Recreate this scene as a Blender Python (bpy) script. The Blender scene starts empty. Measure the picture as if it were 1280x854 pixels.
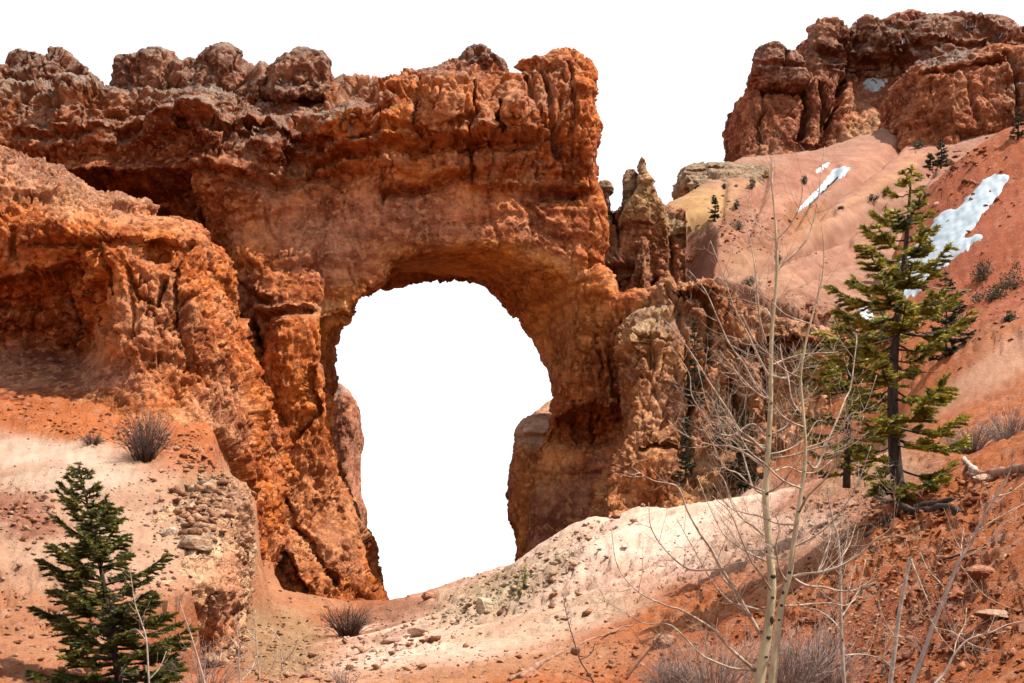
import bpy, math, random, time
import numpy as np
from mathutils import Vector, Matrix
from mathutils.bvhtree import BVHTree
T0 = time.time()
S = bpy.context.scene
COL = S.collection
rad = math.radians

# ------------------------------------------------------------------ camera, sky, sun, exposure
FPX = 1600.0                      # focal length in pixels of the 1280 px wide photograph
HORIZON = 752.0                   # pixel row of the eye level
PITCH = math.atan((HORIZON - 427.0) / FPX)
EYE = Vector((0, 0, 1.7))
cam_d = bpy.data.cameras.new('camera')
cam = bpy.data.objects.new('camera', cam_d); COL.objects.link(cam)
cam.location = EYE
cam.rotation_euler = (rad(90) + PITCH, 0, 0)
cam_d.sensor_width = 36.0
cam_d.lens = FPX / 1280.0 * 36.0
cam_d.clip_end = 8000
S.camera = cam

SUN_EL, SUN_AZ = 60.0, 101.0        # azimuth clockwise from +Y (view direction): right, a little behind the eye
w = bpy.data.worlds.new("World"); S.world = w; w.use_nodes = True
nt = w.node_tree; nt.nodes.clear()
out = nt.nodes.new('ShaderNodeOutputWorld')
sky = nt.nodes.new('ShaderNodeTexSky'); sky.sky_type = 'NISHITA'; sky.sun_disc = False
sky.sun_elevation = rad(SUN_EL); sky.sun_rotation = rad(SUN_AZ)
bg = nt.nodes.new('ShaderNodeBackground'); bg.inputs[1].default_value = 0.05
bg2 = nt.nodes.new('ShaderNodeBackground'); bg2.inputs[0].default_value = (1, 0.985, 0.96, 1); bg2.inputs[1].default_value = 0.455
add = nt.nodes.new('ShaderNodeAddShader')
nt.links.new(sky.outputs[0], bg.inputs[0]); nt.links.new(bg.outputs[0], add.inputs[0])
nt.links.new(bg2.outputs[0], add.inputs[1]); nt.links.new(add.outputs[0], out.inputs[0])

sd = bpy.data.lights.new('sun', 'SUN'); sd.energy = 5.0; sd.angle = rad(0.5); sd.color = (1.0, 0.95, 0.88)
sun = bpy.data.objects.new('sun', sd); COL.objects.link(sun)
a, e = rad(SUN_AZ), rad(SUN_EL)
SUNDIR = Vector((math.sin(a) * math.cos(e), math.cos(a) * math.cos(e), math.sin(e)))
sun.rotation_euler = SUNDIR.to_track_quat('Z', 'Y').to_euler()
vs = S.view_settings
vs.view_transform = 'Standard'; vs.look = 'None'; vs.exposure = 1.15; vs.gamma = 1.0; vs.use_curve_mapping = False
S.cycles.max_bounces = 6; S.cycles.diffuse_bounces = 4; S.cycles.transparent_max_bounces = 8

# ------------------------------------------------------------------ pixel <-> world helpers (for surveying where things stand)
CP, SP = math.cos(PITCH), math.sin(PITCH)
def at(px, py, Y):
    """world point at distance Y along the view axis of the level ground, seen at a pixel of the photograph"""
    dx, dy = (px - 640.0) / FPX, (427.0 - py) / FPX
    vy = CP - dy * SP; vz = SP + dy * CP
    k = Y / vy
    return np.array((dx * k, Y, EYE.z + vz * k))
def project(P):
    P = np.asarray(P, dtype=float)
    x, y, z = P[..., 0], P[..., 1], P[..., 2] - EYE.z
    c = y * CP + z * SP; u = -y * SP + z * CP
    c = np.maximum(c, 0.1)
    return 640 + FPX * x / c, 427 - FPX * u / c
def pxm(Y): return Y / FPX / 0.98

# ------------------------------------------------------------------ numeric helpers
def tps(pts, vals, reg=0.02):
    pts = np.asarray(pts, float); vals = np.asarray(vals, float)
    n = len(pts); sc = np.abs(pts).max(); c = pts.mean(0)
    p = (pts - c) / sc
    d = np.linalg.norm(p[:, None] - p[None], axis=2)
    K = np.where(d > 0, d * d * np.log(d + 1e-12), 0) + np.eye(n) * reg * 0.01
    A = np.zeros((n + 3, n + 3)); A[:n, :n] = K; A[:n, n] = 1; A[:n, n + 1:] = p
    A[n, :n] = 1; A[n + 1:, :n] = p.T
    sol = np.linalg.lstsq(A, np.concatenate([vals, np.zeros(3)]), rcond=None)[0]
    def f(x, y):
        x = np.asarray(x, float); y = np.asarray(y, float); sh = x.shape
        q = np.stack([(x.ravel() - c[0]) / sc, (y.ravel() - c[1]) / sc], 1)
        r = np.full(len(q), sol[n]) + q @ sol[n + 1:]
        for i in range(n):
            d2 = (q[:, 0] - p[i, 0]) ** 2 + (q[:, 1] - p[i, 1]) ** 2
            r += sol[i] * 0.5 * d2 * np.log(d2 + 1e-12)
        return r.reshape(sh)
    return f
def sdpoly(poly, X, Y):
    """signed distance to a closed polygon, negative inside"""
    poly = np.asarray(poly, float); d = np.full(X.shape, 1e18); s = np.zeros(X.shape, bool)
    n = len(poly)
    for i in range(n):
        ax, ay = poly[i]; bx, by = poly[(i + 1) % n]
        ex, ey = bx - ax, by - ay; wx, wy = X - ax, Y - ay
        t = np.clip((wx * ex + wy * ey) / (ex * ex + ey * ey + 1e-12), 0, 1)
        d = np.minimum(d, (wx - ex * t) ** 2 + (wy - ey * t) ** 2)
        c = ((ay > Y) != (by > Y)) & (X < (bx - ax) * (Y - ay) / (by - ay + 1e-12) + ax)
        s ^= c
    return np.sqrt(d) * np.where(s, -1, 1)
def dline(poly, X, Y):
    d = np.full(X.shape, 1e18)
    for i in range(len(poly) - 1):
        ax, ay = poly[i][:2]; bx, by = poly[i + 1][:2]
        ex, ey = bx - ax, by - ay; wx, wy = X - ax, Y - ay
        t = np.clip((wx * ex + wy * ey) / (ex * ex + ey * ey + 1e-12), 0, 1)
        d = np.minimum(d, (wx - ex * t) ** 2 + (wy - ey * t) ** 2)
    return np.sqrt(d)
def smax(a, b, k):
    h = np.clip(0.5 + 0.5 * (a - b) / k, 0, 1)
    return b * (1 - h) + a * h + k * h * (1 - h)
def smin(a, b, k): return -smax(-a, -b, k)
def sstep(a, b, x):
    t = np.clip((x - a) / (b - a), 0, 1); return t * t * (3 - 2 * t)
def vnoise(P, scale, seed=0):
    q = np.asarray(P, float) * scale
    i = np.floor(q).astype(np.int64); f = q - i; f = f * f * (3 - 2 * f)
    def h(ix, iy, iz):
        n = (ix * 374761393 + iy * 668265263 + iz * 2147483647 + seed * 144269) & 0xffffffff
        n = ((n ^ (n >> 13)) * 1274126177) & 0xffffffff
        return ((n ^ (n >> 16)) & 0xffff) / 65535.0
    r = 0
    for dx in (0, 1):
        wx = f[..., 0] if dx else 1 - f[..., 0]
        for dy in (0, 1):
            wy = f[..., 1] if dy else 1 - f[..., 1]
            for dz in (0, 1):
                wz = f[..., 2] if dz else 1 - f[..., 2]
                r = r + wx * wy * wz * h(i[..., 0] + dx, i[..., 1] + dy, i[..., 2] + dz)
    return r * 2 - 1
def fbm(P, scale, seed=0, oct=3):
    r = 0; a = 1; t = 0
    for o in range(oct):
        r = r + a * vnoise(P, scale * 2 ** o, seed + o); t += a; a *= 0.5
    return r / t

def surface_nets(F, org, h):
    """F on a grid (negative inside); returns vertices and quads of the zero surface"""
    F = np.pad(F, 1, constant_values=1.0).astype(np.float32); org = np.asarray(org) - h
    neg = F < 0
    nx, ny, nz = F.shape
    cnt = np.zeros((nx - 1, ny - 1, nz - 1), np.int8)
    for dx in (0, 1):
        for dy in (0, 1):
            for dz in (0, 1):
                cnt += neg[dx:nx - 1 + dx, dy:ny - 1 + dy, dz:nz - 1 + dz]
    act = (cnt > 0) & (cnt < 8)
    idx = np.full(act.shape, -1, np.int64); cells = np.argwhere(act); idx[act] = np.arange(len(cells))
    acc = np.zeros((len(cells), 3)); n = np.zeros(len(cells))
    for ax in range(3):
        o = [k for k in range(3) if k != ax]
        for a_ in (0, 1):
            for b_ in (0, 1):
                c0 = cells.copy(); c0[:, o[0]] += a_; c0[:, o[1]] += b_
                c1 = c0.copy(); c1[:, ax] += 1
                f0 = F[c0[:, 0], c0[:, 1], c0[:, 2]]; f1 = F[c1[:, 0], c1[:, 1], c1[:, 2]]
                m = (f0 < 0) != (f1 < 0)
                t = np.where(m, f0 / np.where(m, f0 - f1, 1), 0)
                p = c0.astype(float); p[:, ax] += t
                acc[m] += p[m]; n[m] += 1
    V = acc / n[:, None] * h + org
    Q = []
    for ax in range(3):
        o = [(ax + 1) % 3, (ax + 2) % 3]
        sl0 = [slice(1, -1)] * 3; sl0[ax] = slice(0, -1)
        sl1 = list(sl0); sl1[ax] = slice(1, None)
        a0 = neg[tuple(sl0)]; a1 = neg[tuple(sl1)]
        for flip, m in ((False, a0 & ~a1), (True, ~a0 & a1)):
            e = np.argwhere(m)
            off = np.ones(3, int); off[ax] = 0; e = e + off
            def g(u, v):
                c = e.copy(); c[:, o[0]] -= u; c[:, o[1]] -= v
                return idx[c[:, 0], c[:, 1], c[:, 2]]
            q = np.stack([g(1, 1), g(0, 1), g(0, 0), g(1, 0)], 1)
            if flip: q = q[:, ::-1]
            Q.append(q)
    return V, np.concatenate(Q)

def mesh_from(name, V, Q, smooth=False):
    V = np.asarray(V, np.float32); Q = np.asarray(Q, np.int32)
    me = bpy.data.meshes.new(name)
    n, k = Q.shape
    me.vertices.add(len(V)); me.vertices.foreach_set('co', V.ravel())
    me.loops.add(n * k); me.loops.foreach_set('vertex_index', Q.ravel())
    me.polygons.add(n); me.polygons.foreach_set('loop_start', np.arange(0, n * k, k, dtype=np.int32))
    me.update(calc_edges=True); me.validate()
    if smooth: me.polygons.foreach_set('use_smooth', np.ones(len(me.polygons), bool))
    return me
def get_co(me):
    a_ = np.empty(len(me.vertices) * 3, np.float32); me.vertices.foreach_get('co', a_); return a_.reshape(-1, 3).astype(float)
def set_attr(me, name, arr):
    arr = np.asarray(arr, np.float32)
    if arr.ndim == 2:
        at_ = me.attributes.new(name, 'FLOAT_COLOR', 'POINT')
        a4 = np.ones((len(arr), 4), np.float32); a4[:, :3] = arr; at_.data.foreach_set('color', a4.ravel())
    else:
        at_ = me.attributes.new(name, 'FLOAT', 'POINT'); at_.data.foreach_set('value', arr)
def link(name, data, parent=None, mat=None):
    o = bpy.data.objects.new(name, data); COL.objects.link(o)
    if parent: o.parent = parent
    if mat and data is not None:
        data.materials.clear(); data.materials.append(mat)
    return o
def tag(o, label=None, cat=None, group=None, kind=None):
    if label: o['label'] = label
    if cat: o['category'] = cat
    if group: o['group'] = group
    if kind: o['kind'] = kind
    return o
def empty(name, loc=(0, 0, 0)):
    o = bpy.data.objects.new(name, None); COL.objects.link(o); o.location = loc; o.empty_display_size = 0.3
    return o

# ------------------------------------------------------------------ node helper shared by materials and geometry nodes
class NG:
    def __init__(s, tree, geo=False): s.t = tree; s.g = geo
    def n(s, typ, ins=None, **props):
        nd = s.t.nodes.new(typ)
        for k, v in props.items(): setattr(nd, k, v)
        for k, v in (ins or {}).items(): s.put(nd.inputs[k], v)
        return nd
    def put(s, sock, v):
        if isinstance(v, bpy.types.NodeSocket): s.t.links.new(v, sock)
        else:
            if hasattr(sock.default_value, '__len__') and len(sock.default_value) == 4 and len(v) == 3: v = tuple(v) + (1,)
            sock.default_value = v
    def m(s, op, a_, b_=None, c_=None, clamp=False):
        nd = s.t.nodes.new('ShaderNodeMath'); nd.operation = op; nd.use_clamp = clamp
        s.put(nd.inputs[0], a_)
        if b_ is not None: s.put(nd.inputs[1], b_)
        if c_ is not None: s.put(nd.inputs[2], c_)
        return nd.outputs[0]
    def v(s, op, a_, b_=None):
        nd = s.t.nodes.new('ShaderNodeVectorMath'); nd.operation = op; s.put(nd.inputs[0], a_)
        if b_ is not None:
            if op == 'SCALE': s.put(nd.inputs[3], b_)
            else: s.put(nd.inputs[1], b_)
        return nd.outputs[0]
    def noise(s, vec, scale, detail=2, rough=0.5, col=False, dist=0.0):
        nd = s.n('ShaderNodeTexNoise', {'Vector': vec, 'Scale': scale, 'Detail': detail, 'Roughness': rough, 'Distortion': dist})
        return nd.outputs['Color'] if col else nd.outputs[0]
    def vor(s, vec, scale, feature='F1', out='Distance', rnd=1.0):
        nd = s.n('ShaderNodeTexVoronoi', {'Vector': vec, 'Scale': scale, 'Randomness': rnd}, feature=feature)
        return nd.outputs[out]
    def ramp(s, x, a_, b_, c_=0.0, d_=1.0):
        nd = s.t.nodes.new('ShaderNodeMapRange'); nd.interpolation_type = 'SMOOTHSTEP'
        s.put(nd.inputs[0], x); s.put(nd.inputs[1], a_); s.put(nd.inputs[2], b_); s.put(nd.inputs[3], c_); s.put(nd.inputs[4], d_)
        return nd.outputs[0]
    def mix(s, f, a_, b_, mode='MIX'):
        nd = s.t.nodes.new('ShaderNodeMix'); nd.data_type = 'RGBA'; nd.blend_type = mode
        s.put(nd.inputs[0], f); s.put(nd.inputs[6], a_); s.put(nd.inputs[7], b_)
        return nd.outputs[2]

def new_mat(name):
    m = bpy.data.materials.new(name); m.use_nodes = True; m.node_tree.nodes.clear()
    g = NG(m.node_tree)
    o = g.n('ShaderNodeOutputMaterial'); b = g.n('ShaderNodeBsdfPrincipled', {'Roughness': 0.9, 'Specular IOR Level': 0.15})
    g.t.links.new(b.outputs[0], o.inputs[0])
    return m, g, b

def rock_material(name, grey=(0.10, 0.078, 0.062), bump=1.0, sc=1.0, soil=False):
    m, g, b = new_mat(name)
    pos = g.n('ShaderNodeNewGeometry'); P = pos.outputs['Position']; Nn = pos.outputs['Normal']
    P = g.v('SCALE', P, sc)
    tint = g.n('ShaderNodeAttribute', attribute_name='tint').outputs['Color']
    cap = g.n('ShaderNodeAttribute', attribute_name='cap').outputs['Fac']
    n1 = g.noise(P, 0.35, 5, 0.6); n2 = g.noise(P, 1.7, 5, 0.65); n3 = g.noise(P, 9.0, 4, 0.7)
    st = g.noise(g.v('MULTIPLY', P, (0.12, 0.12, 1.5)), 1.0, 4, 0.6)
    if soil:
        tint = g.mix(1.0, tint, (1.0, 0.92, 0.84), 'MULTIPLY')
        c = g.mix(g.ramp(n1, .35, .65), g.mix(1.0, tint, (0.80, 0.70, 0.64), 'MULTIPLY'), tint)
        rub = g.m('MINIMUM', cap, 1.0)
        c = g.mix(g.m('MULTIPLY', g.ramp(n2, .52, .64), g.m('MULTIPLY', rub, .7)), c, g.mix(0.45, c, (0.34, 0.23, 0.17)))
        c = g.mix(g.m('MULTIPLY', g.ramp(n3, .50, .68), g.m('ADD', g.m('MULTIPLY', rub, .45), .12)), c, g.mix(1.0, c, (0.55, 0.45, 0.40), 'MULTIPLY'))
        n4 = g.noise(P, 22.0, 4, 0.7)
        c = g.mix(g.m('MULTIPLY', g.ramp(n4, .54, .62), g.m('MULTIPLY', rub, .65)), c, g.mix(0.45, c, (0.46, 0.30, 0.2)))
    else:
        dark = g.mix(1.0, tint, (0.52, 0.38, 0.30), 'MULTIPLY')
        pale = g.mix(0.5, tint, (0.64, 0.31, 0.13))
        c = g.mix(g.ramp(n1, .36, .62), dark, tint)
        c = g.mix(g.ramp(st, .50, .60, 0, .65), c, dark)
        n0_ = g.noise(P, 0.10, 4, 0.6); n0b = g.noise(g.v('ADD', P, (40, 3, 9)), 0.16, 5, 0.62)
        c = g.mix(g.ramp(n0_, .48, .60, 0, .55), c, g.mix(1.0, c, (0.62, 0.50, 0.48), 'MULTIPLY'))
        c = g.mix(g.ramp(n0b, .52, .60, 0, .45), c, g.mix(.5, c, (0.52, 0.27, 0.15)))
        sv = g.noise(g.v('MULTIPLY', P, (0.9, 0.9, 0.10)), 1.0, 4, .6)
        c = g.mix(g.ramp(sv, .56, .66, 0, .5), c, g.mix(1.0, c, (0.55, 0.42, 0.36), 'MULTIPLY'))
        c = g.mix(g.ramp(n2, .52, .60, 0, .55), c, pale)
        c = g.mix(g.ramp(n3, .52, .75, 0, .5), c, g.mix(1.0, c, (0.55, 0.45, 0.38), 'MULTIPLY'))
        up = g.n('ShaderNodeSeparateXYZ', {0: Nn}).outputs[2]
        gm = g.m('MULTIPLY', cap, g.ramp(g.m('ADD', up, g.m('MULTIPLY', g.m('SUBTRACT', n2, .5), 1.6)), .0, .55))
        c = g.mix(g.m('MINIMUM', gm, 0.9), c, g.mix(g.ramp(n3, .4, .6), grey, (0.24, 0.19, 0.145)))
    g.put(b.inputs['Base Color'], c)
    def step(n, k_):
        x = g.m('MULTIPLY', n, k_); return g.m('DIVIDE', g.m('ADD', g.m('FLOOR', x), g.ramp(g.m('FRACT', x), .82, 1.0)), k_)
    Ws = g.v('ADD', P, g.v('SCALE', g.noise(P, 1.2, 3, .6, True), .5))
    pl1 = step(g.noise(g.v('MULTIPLY', P, (1, 1, .8)), 1.1, 5, .6), 14.0); pl2 = step(g.noise(P, 3.2, 5, .62), 9.0)
    ed = g.vor(g.v('MULTIPLY', Ws, (1.0, 1.0, .75)), 1.5, 'DISTANCE_TO_EDGE')
    ed2 = g.vor(g.v('MULTIPLY', Ws, (1.0, 1.0, 1.5)), 4.2, 'DISTANCE_TO_EDGE')
    msk = g.ramp(g.noise(P, .9, 2, .5), .42, .6)
    def facet(vec, tilt):
        nd = g.n('ShaderNodeTexVoronoi', {'Vector': vec, 'Scale': 1.0}, feature='F1'); dt = g.t.nodes.new('ShaderNodeVectorMath'); dt.operation = 'DOT_PRODUCT'
        g.put(dt.inputs[0], g.v('SUBTRACT', vec, nd.outputs['Position'])); g.put(dt.inputs[1], g.v('SUBTRACT', nd.outputs['Color'], (.5, .5, .5)))
        return g.m('MULTIPLY', dt.outputs['Value'], tilt)
    fct = g.m('ADD', facet(g.v('MULTIPLY', Ws, (1.9, 1.9, 1.6)), .40), facet(g.v('MULTIPLY', Ws, (4.5, 4.5, 4.5)), .16))
    h = g.m('ADD', g.m('ADD', fct, g.m('MULTIPLY', g.noise(P, 5.0, 7, 0.72), 0.065)), g.m('ADD', g.m('MULTIPLY', pl1, .40), g.m('MULTIPLY', pl2, .14)))
    h = g.m('ADD', h, g.m('MULTIPLY', g.ramp(ed, 0.0, .05, -.10, 0), msk))
    h = g.m('ADD', h, g.m('MULTIPLY', g.ramp(ed2, 0.0, .07, -.035, 0), msk))
    if soil:
        r_ = g.m('ADD', g.m('MULTIPLY', rub, .9), .15)
        h = g.m('MULTIPLY', g.m('ADD', g.m('MULTIPLY', g.noise(P, 6.0, 7, 0.72), 0.16), g.m('MULTIPLY', g.vor(P, 5.0), -0.05)), r_)
    bp = g.n('ShaderNodeBump', {'Height': h, 'Strength': 0.9, 'Distance': bump})
    g.t.links.new(bp.outputs[0], b.inputs['Normal'])
    return m

def simple_material(name, c1, c2, scale=8, rough=0.85, bump=0.01, spec=0.2, stretch=(1, 1, 1)):
    m, g, b = new_mat(name)
    P = g.n('ShaderNodeTexCoord').outputs['Object']; P = g.v('MULTIPLY', P, stretch)
    n = g.noise(P, scale, 5, 0.6)
    g.put(b.inputs['Base Color'], g.mix(g.ramp(n, .35, .65), c1, c2))
    b.inputs['Roughness'].default_value = rough; b.inputs['Specular IOR Level'].default_value = spec
    if bump:
        bp = g.n('ShaderNodeBump', {'Height': n, 'Strength': 0.7, 'Distance': bump}); g.t.links.new(bp.outputs[0], b.inputs['Normal'])
    return m

# ------------------------------------------------------------------ geometry node group that weathers a rock surface
def weather_group(name, levels, k=1.0, big=0.8, blk=0.9, crk=0.6, strat=0.6, flute=0.8, fine=0.22, small=0.16, seed=0.0, terrain=False):
    t = bpy.data.node_groups.new(name, 'GeometryNodeTree')
    t.interface.new_socket('Geometry', in_out='INPUT', socket_type='NodeSocketGeometry')
    t.interface.new_socket('Geometry', in_out='OUTPUT', socket_type='NodeSocketGeometry')
    g = NG(t, True)
    gi = t.nodes.new('NodeGroupInput'); go = t.nodes.new('NodeGroupOutput')
    geo = gi.outputs[0]
    if levels: geo = g.n('GeometryNodeSubdivisionSurface', {'Mesh': geo, 'Level': levels}).outputs[0]
    def attr(nm): return g.n('GeometryNodeInputNamedAttribute', {'Name': nm}, data_type='FLOAT').outputs[0]
    bl_ = g.n('GeometryNodeBlurAttribute', {'Iterations': 8 if terrain else 14}, data_type='FLOAT_VECTOR')
    nsrc = g.n('GeometryNodeInputNormal').outputs[0] if terrain else [o for o in g.n('GeometryNodeInputNamedAttribute', {'Name': 'nin'}, data_type='FLOAT_VECTOR').outputs if o.type == 'VECTOR'][0]
    g.put([i for i in bl_.inputs if i.name == 'Value' and i.type == 'VECTOR'][0], nsrc)
    sn1 = g.n('GeometryNodeStoreNamedAttribute', {'Geometry': geo, 'Name': 'n0'}, data_type='FLOAT_VECTOR', domain='POINT'); g.put([i for i in sn1.inputs if i.name == 'Value' and i.type == 'VECTOR'][0], g.v('NORMALIZE', [o for o in bl_.outputs if o.type == 'VECTOR'][0]))
    sn2 = g.n('GeometryNodeStoreNamedAttribute', {'Geometry': sn1.outputs[0], 'Name': 'p0'}, data_type='FLOAT_VECTOR', domain='POINT'); g.put([i for i in sn2.inputs if i.name == 'Value' and i.type == 'VECTOR'][0], g.n('GeometryNodeInputPosition').outputs[0])
    geo = sn2.outputs[0]
    def vattr(nm): return [o for o in g.n('GeometryNodeInputNamedAttribute', {'Name': nm}, data_type='FLOAT_VECTOR').outputs if o.type == 'VECTOR'][0]
    def stage(geo, field):
        nrm = vattr('n0')
        sp = g.n('GeometryNodeSetPosition', {'Geometry': geo, 'Offset': g.v('SCALE', nrm, field)})
        return sp.outputs[0]
    P0 = vattr('p0')
    P = g.v('ADD', P0, (seed * 13.7, seed * 7.1, seed * 3.3)); P = g.v('SCALE', P, 1.0 / k)
    wb, wf, ws, wr = attr('wb'), attr('wf'), attr('ws'), attr('wr')
    warp = g.v('SCALE', g.v('SUBTRACT', g.noise(P, 0.16, 4, .45, True), (.5, .5, .5)), 2.6)
    W = g.v('ADD', P, warp)
    def ctr(n, amp, lo=None):    # centred noise
        return g.m('MULTIPLY', g.m('SUBTRACT', n, .5), amp)
    if terrain:
        d = ctr(g.noise(P, 0.22, 3, .5), big * 2)
        d = g.m('ADD', d, ctr(g.noise(g.v('MULTIPLY', W, (0.9, 0.9, 0.9)), 1.0, 6, .62), fine * 2))
        rr = g.m('ABSOLUTE', g.m('SUBTRACT', g.noise(W, 0.55, 4, .6), .5))
        d = g.m('SUBTRACT', d, g.m('MULTIPLY', g.ramp(rr, 0.0, 0.05, 1, 0), g.m('MULTIPLY', crk, wr)))
        vr = g.vor(W, 1.6, 'F1', 'Color'); vr = g.n('FunctionNodeSeparateColor', {0: vr}).outputs[0]
        d = g.m('ADD', d, g.m('MULTIPLY', g.m('MULTIPLY', vr, small), wr))
        d = g.m('ADD', d, g.m('MULTIPLY', g.m('MULTIPLY', ctr(g.noise(P, 5.0, 4, .7), 2.0), small), wr))
        geo = stage(geo, d)
    else:
        def cells(vec, key='x'):
            nd = g.n('ShaderNodeTexVoronoi', {'Vector': vec, 'Scale': 1.0, 'Randomness': .9}, feature='F1', distance='CHEBYCHEV')
            return g.n('FunctionNodeSeparateColor', {0: nd.outputs['Color']})
        def ledges(z, undercut):            # sawtooth: deep undercut at the foot of each bed, swelling, then easing back
            f = g.m('FRACT', z)
            return g.m('ADD', g.ramp(f, 0.0, undercut), g.m('MULTIPLY', g.ramp(f, .25, 1.0), -0.8))
        def cracks(n, wd): return g.ramp(g.m('ABSOLUTE', g.m('SUBTRACT', n, .5)), 0.0, wd, -1.0, 0.0)
        def terr(n, steps, soft=.16):        # stepped plates with crisp broken edges
            x = g.m('MULTIPLY', n, steps)
            return g.m('DIVIDE', g.m('ADD', g.m('FLOOR', x), g.ramp(g.m('FRACT', x), 1 - soft, 1.0)), steps)
        z0 = g.n('ShaderNodeSeparateXYZ', {0: P}).outputs[2]
        nz = g.n('ShaderNodeSeparateXYZ', {0: vattr('n0')}).outputs[2]
        hf = g.ramp(nz, .35, .9, 1.0, .6)
        d = ctr(g.noise(P, 0.14, 2, .45), big * 2.4)
        def facet(vec, tilt, lift):          # broken faces: every piece is a plane with its own tilt and height
            nd = g.n('ShaderNodeTexVoronoi', {'Vector': vec, 'Scale': 1.0, 'Randomness': 1.0}, feature='F1')
            cc_ = g.v('SUBTRACT', nd.outputs['Color'], (.5, .5, .5)); dt = g.t.nodes.new('ShaderNodeVectorMath'); dt.operation = 'DOT_PRODUCT'
            g.put(dt.inputs[0], g.v('SUBTRACT', vec, nd.outputs['Position'])); g.put(dt.inputs[1], cc_)
            return g.m('ADD', g.m('MULTIPLY', dt.outputs['Value'], 2.0 * tilt), g.m('MULTIPLY', g.m('SUBTRACT', g.n('FunctionNodeSeparateColor', {0: nd.outputs['Color']}).outputs[1], .5), lift))
        bl = facet(g.v('MULTIPLY', W, (0.19, 0.19, 0.125)), blk * 1.6, blk * .8)
        bl = g.m('ADD', bl, facet(g.v('MULTIPLY', g.v('ADD', W, (9, 4, 2)), (0.55, 0.55, 0.36)), blk * .40, blk * .2))
        bl = g.m('ADD', bl, g.m('MULTIPLY', cracks(g.noise(g.v('MULTIPLY', W, (0.33, 0.33, 0.11)), 1.0, 3, .55), .028), crk))
        bl = g.m('ADD', bl, ctr(terr(g.noise(g.v('MULTIPLY', P, (.26, .26, .20)), 1.0, 3, .5), 7.0), blk * .7))
        d = g.m('ADD', d, g.m('MULTIPLY', bl, wb))
        hz = g.v('MULTIPLY', P, (1, 1, .3))
        zz = g.m('ADD', g.m('MULTIPLY', z0, 0.26), g.m('ADD', ctr(g.noise(P, 0.07, 2, .5), 2.0), ctr(g.noise(hz, 0.5, 3, .6), .22)))
        st = g.m('MULTIPLY', ledges(zz, .10), g.ramp(g.noise(g.v('ADD', P, (31, 7, 3)), 0.16, 2, .5), .42, .55))
        zb = g.m('ADD', g.m('MULTIPLY', z0, 0.62), g.m('ADD', ctr(g.noise(P, 0.11, 2, .5), 3.0), ctr(g.noise(hz, 0.8, 3, .6), .25)))
        st = g.m('ADD', st, g.m('MULTIPLY', g.m('MULTIPLY', ledges(zb, .14), .5), g.ramp(g.noise(g.v('ADD', P, (3, 17, 31)), 0.22, 2, .5), .46, .58)))
        d = g.m('ADD', d, g.m('MULTIPLY', g.m('MULTIPLY', st, strat), ws))
        fn = g.noise(g.v('MULTIPLY', W, (0.50, 0.50, 0.055)), 1.0, 2, .5)
        fl = g.m('ADD', g.m('MULTIPLY', cracks(fn, .05), .8), ctr(terr(fn, 9.0), 2.2))
        d = g.m('ADD', d, g.m('MULTIPLY', g.m('MULTIPLY', fl, flute), wf))
        # finer blocks, beds and joints
        W2 = g.v('ADD', P, g.v('SCALE', g.v('SUBTRACT', g.noise(P, 0.6, 3, .5, True), (.5, .5, .5)), 0.7))
        d2 = facet(g.v('MULTIPLY', W2, (1.7, 1.7, 1.5)), small * 1.3, small * .7)
        d2 = g.m('ADD', d2, g.m('MULTIPLY', cracks(g.noise(g.v('MULTIPLY', W2, (0.8, 0.8, 0.5)), 1.0, 4, .6), .022), small * 2.0))
        d2 = g.m('ADD', d2, ctr(terr(g.noise(g.v('MULTIPLY', P, (.9, .9, .75)), 1.0, 4, .55), 9.0), small * 2.2))
        d2 = g.m('MULTIPLY', d2, wr)
        s2 = g.m('ADD', g.m('MULTIPLY', z0, 1.7), g.m('ADD', ctr(g.noise(P, 0.3, 2, .5), 4.0), ctr(g.noise(hz, 1.6, 3, .6), .3)))
        d2 = g.m('ADD', d2, g.m('MULTIPLY', g.m('MULTIPLY', g.m('MULTIPLY', ledges(s2, .2), strat * .2), ws), g.ramp(g.noise(P, .5, 2, .5), .45, .6)))
        f2 = g.noise(g.v('MULTIPLY', W2, (1.4, 1.4, 0.20)), 1.0, 3, .55)
        d2 = g.m('ADD', d2, g.m('MULTIPLY', g.m('MULTIPLY', g.m('ADD', cracks(f2, .06), ctr(f2, 1.2)), flute * .35), wf))
        d3 = g.m('MULTIPLY', ctr(g.noise(g.v('ADD', P, (3, 1, 2)), 1.6, 5, .62), fine * 2), g.m('ADD', .35, wr))
        d = g.m('MULTIPLY', g.m('ADD', g.m('ADD', d, d2), d3), hf)
        geo = stage(geo, g.m('MULTIPLY', d, k))
    geo = g.n('GeometryNodeSetShadeSmooth', {'Geometry': geo, 'Shade Smooth': True}).outputs[0]
    for nm in ('n0', 'p0', 'nin', 'wb', 'wf', 'ws', 'wr'): geo = g.n('GeometryNodeRemoveAttribute', {'Geometry': geo, 'Name': nm}).outputs[0]
    t.links.new(geo, go.inputs[0])
    return t
def bake_group(o, grp):
    md = o.modifiers.new('weather', 'NODES'); md.node_group = grp
    dg = bpy.context.evaluated_depsgraph_get(); dg.update()
    me = bpy.data.meshes.new_from_object(o.evaluated_get(dg), preserve_all_data_layers=True, depsgraph=dg)
    o.modifiers.clear(); old = o.data; o.data = me; me.name = old.name; bpy.data.meshes.remove(old)
    return me

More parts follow.
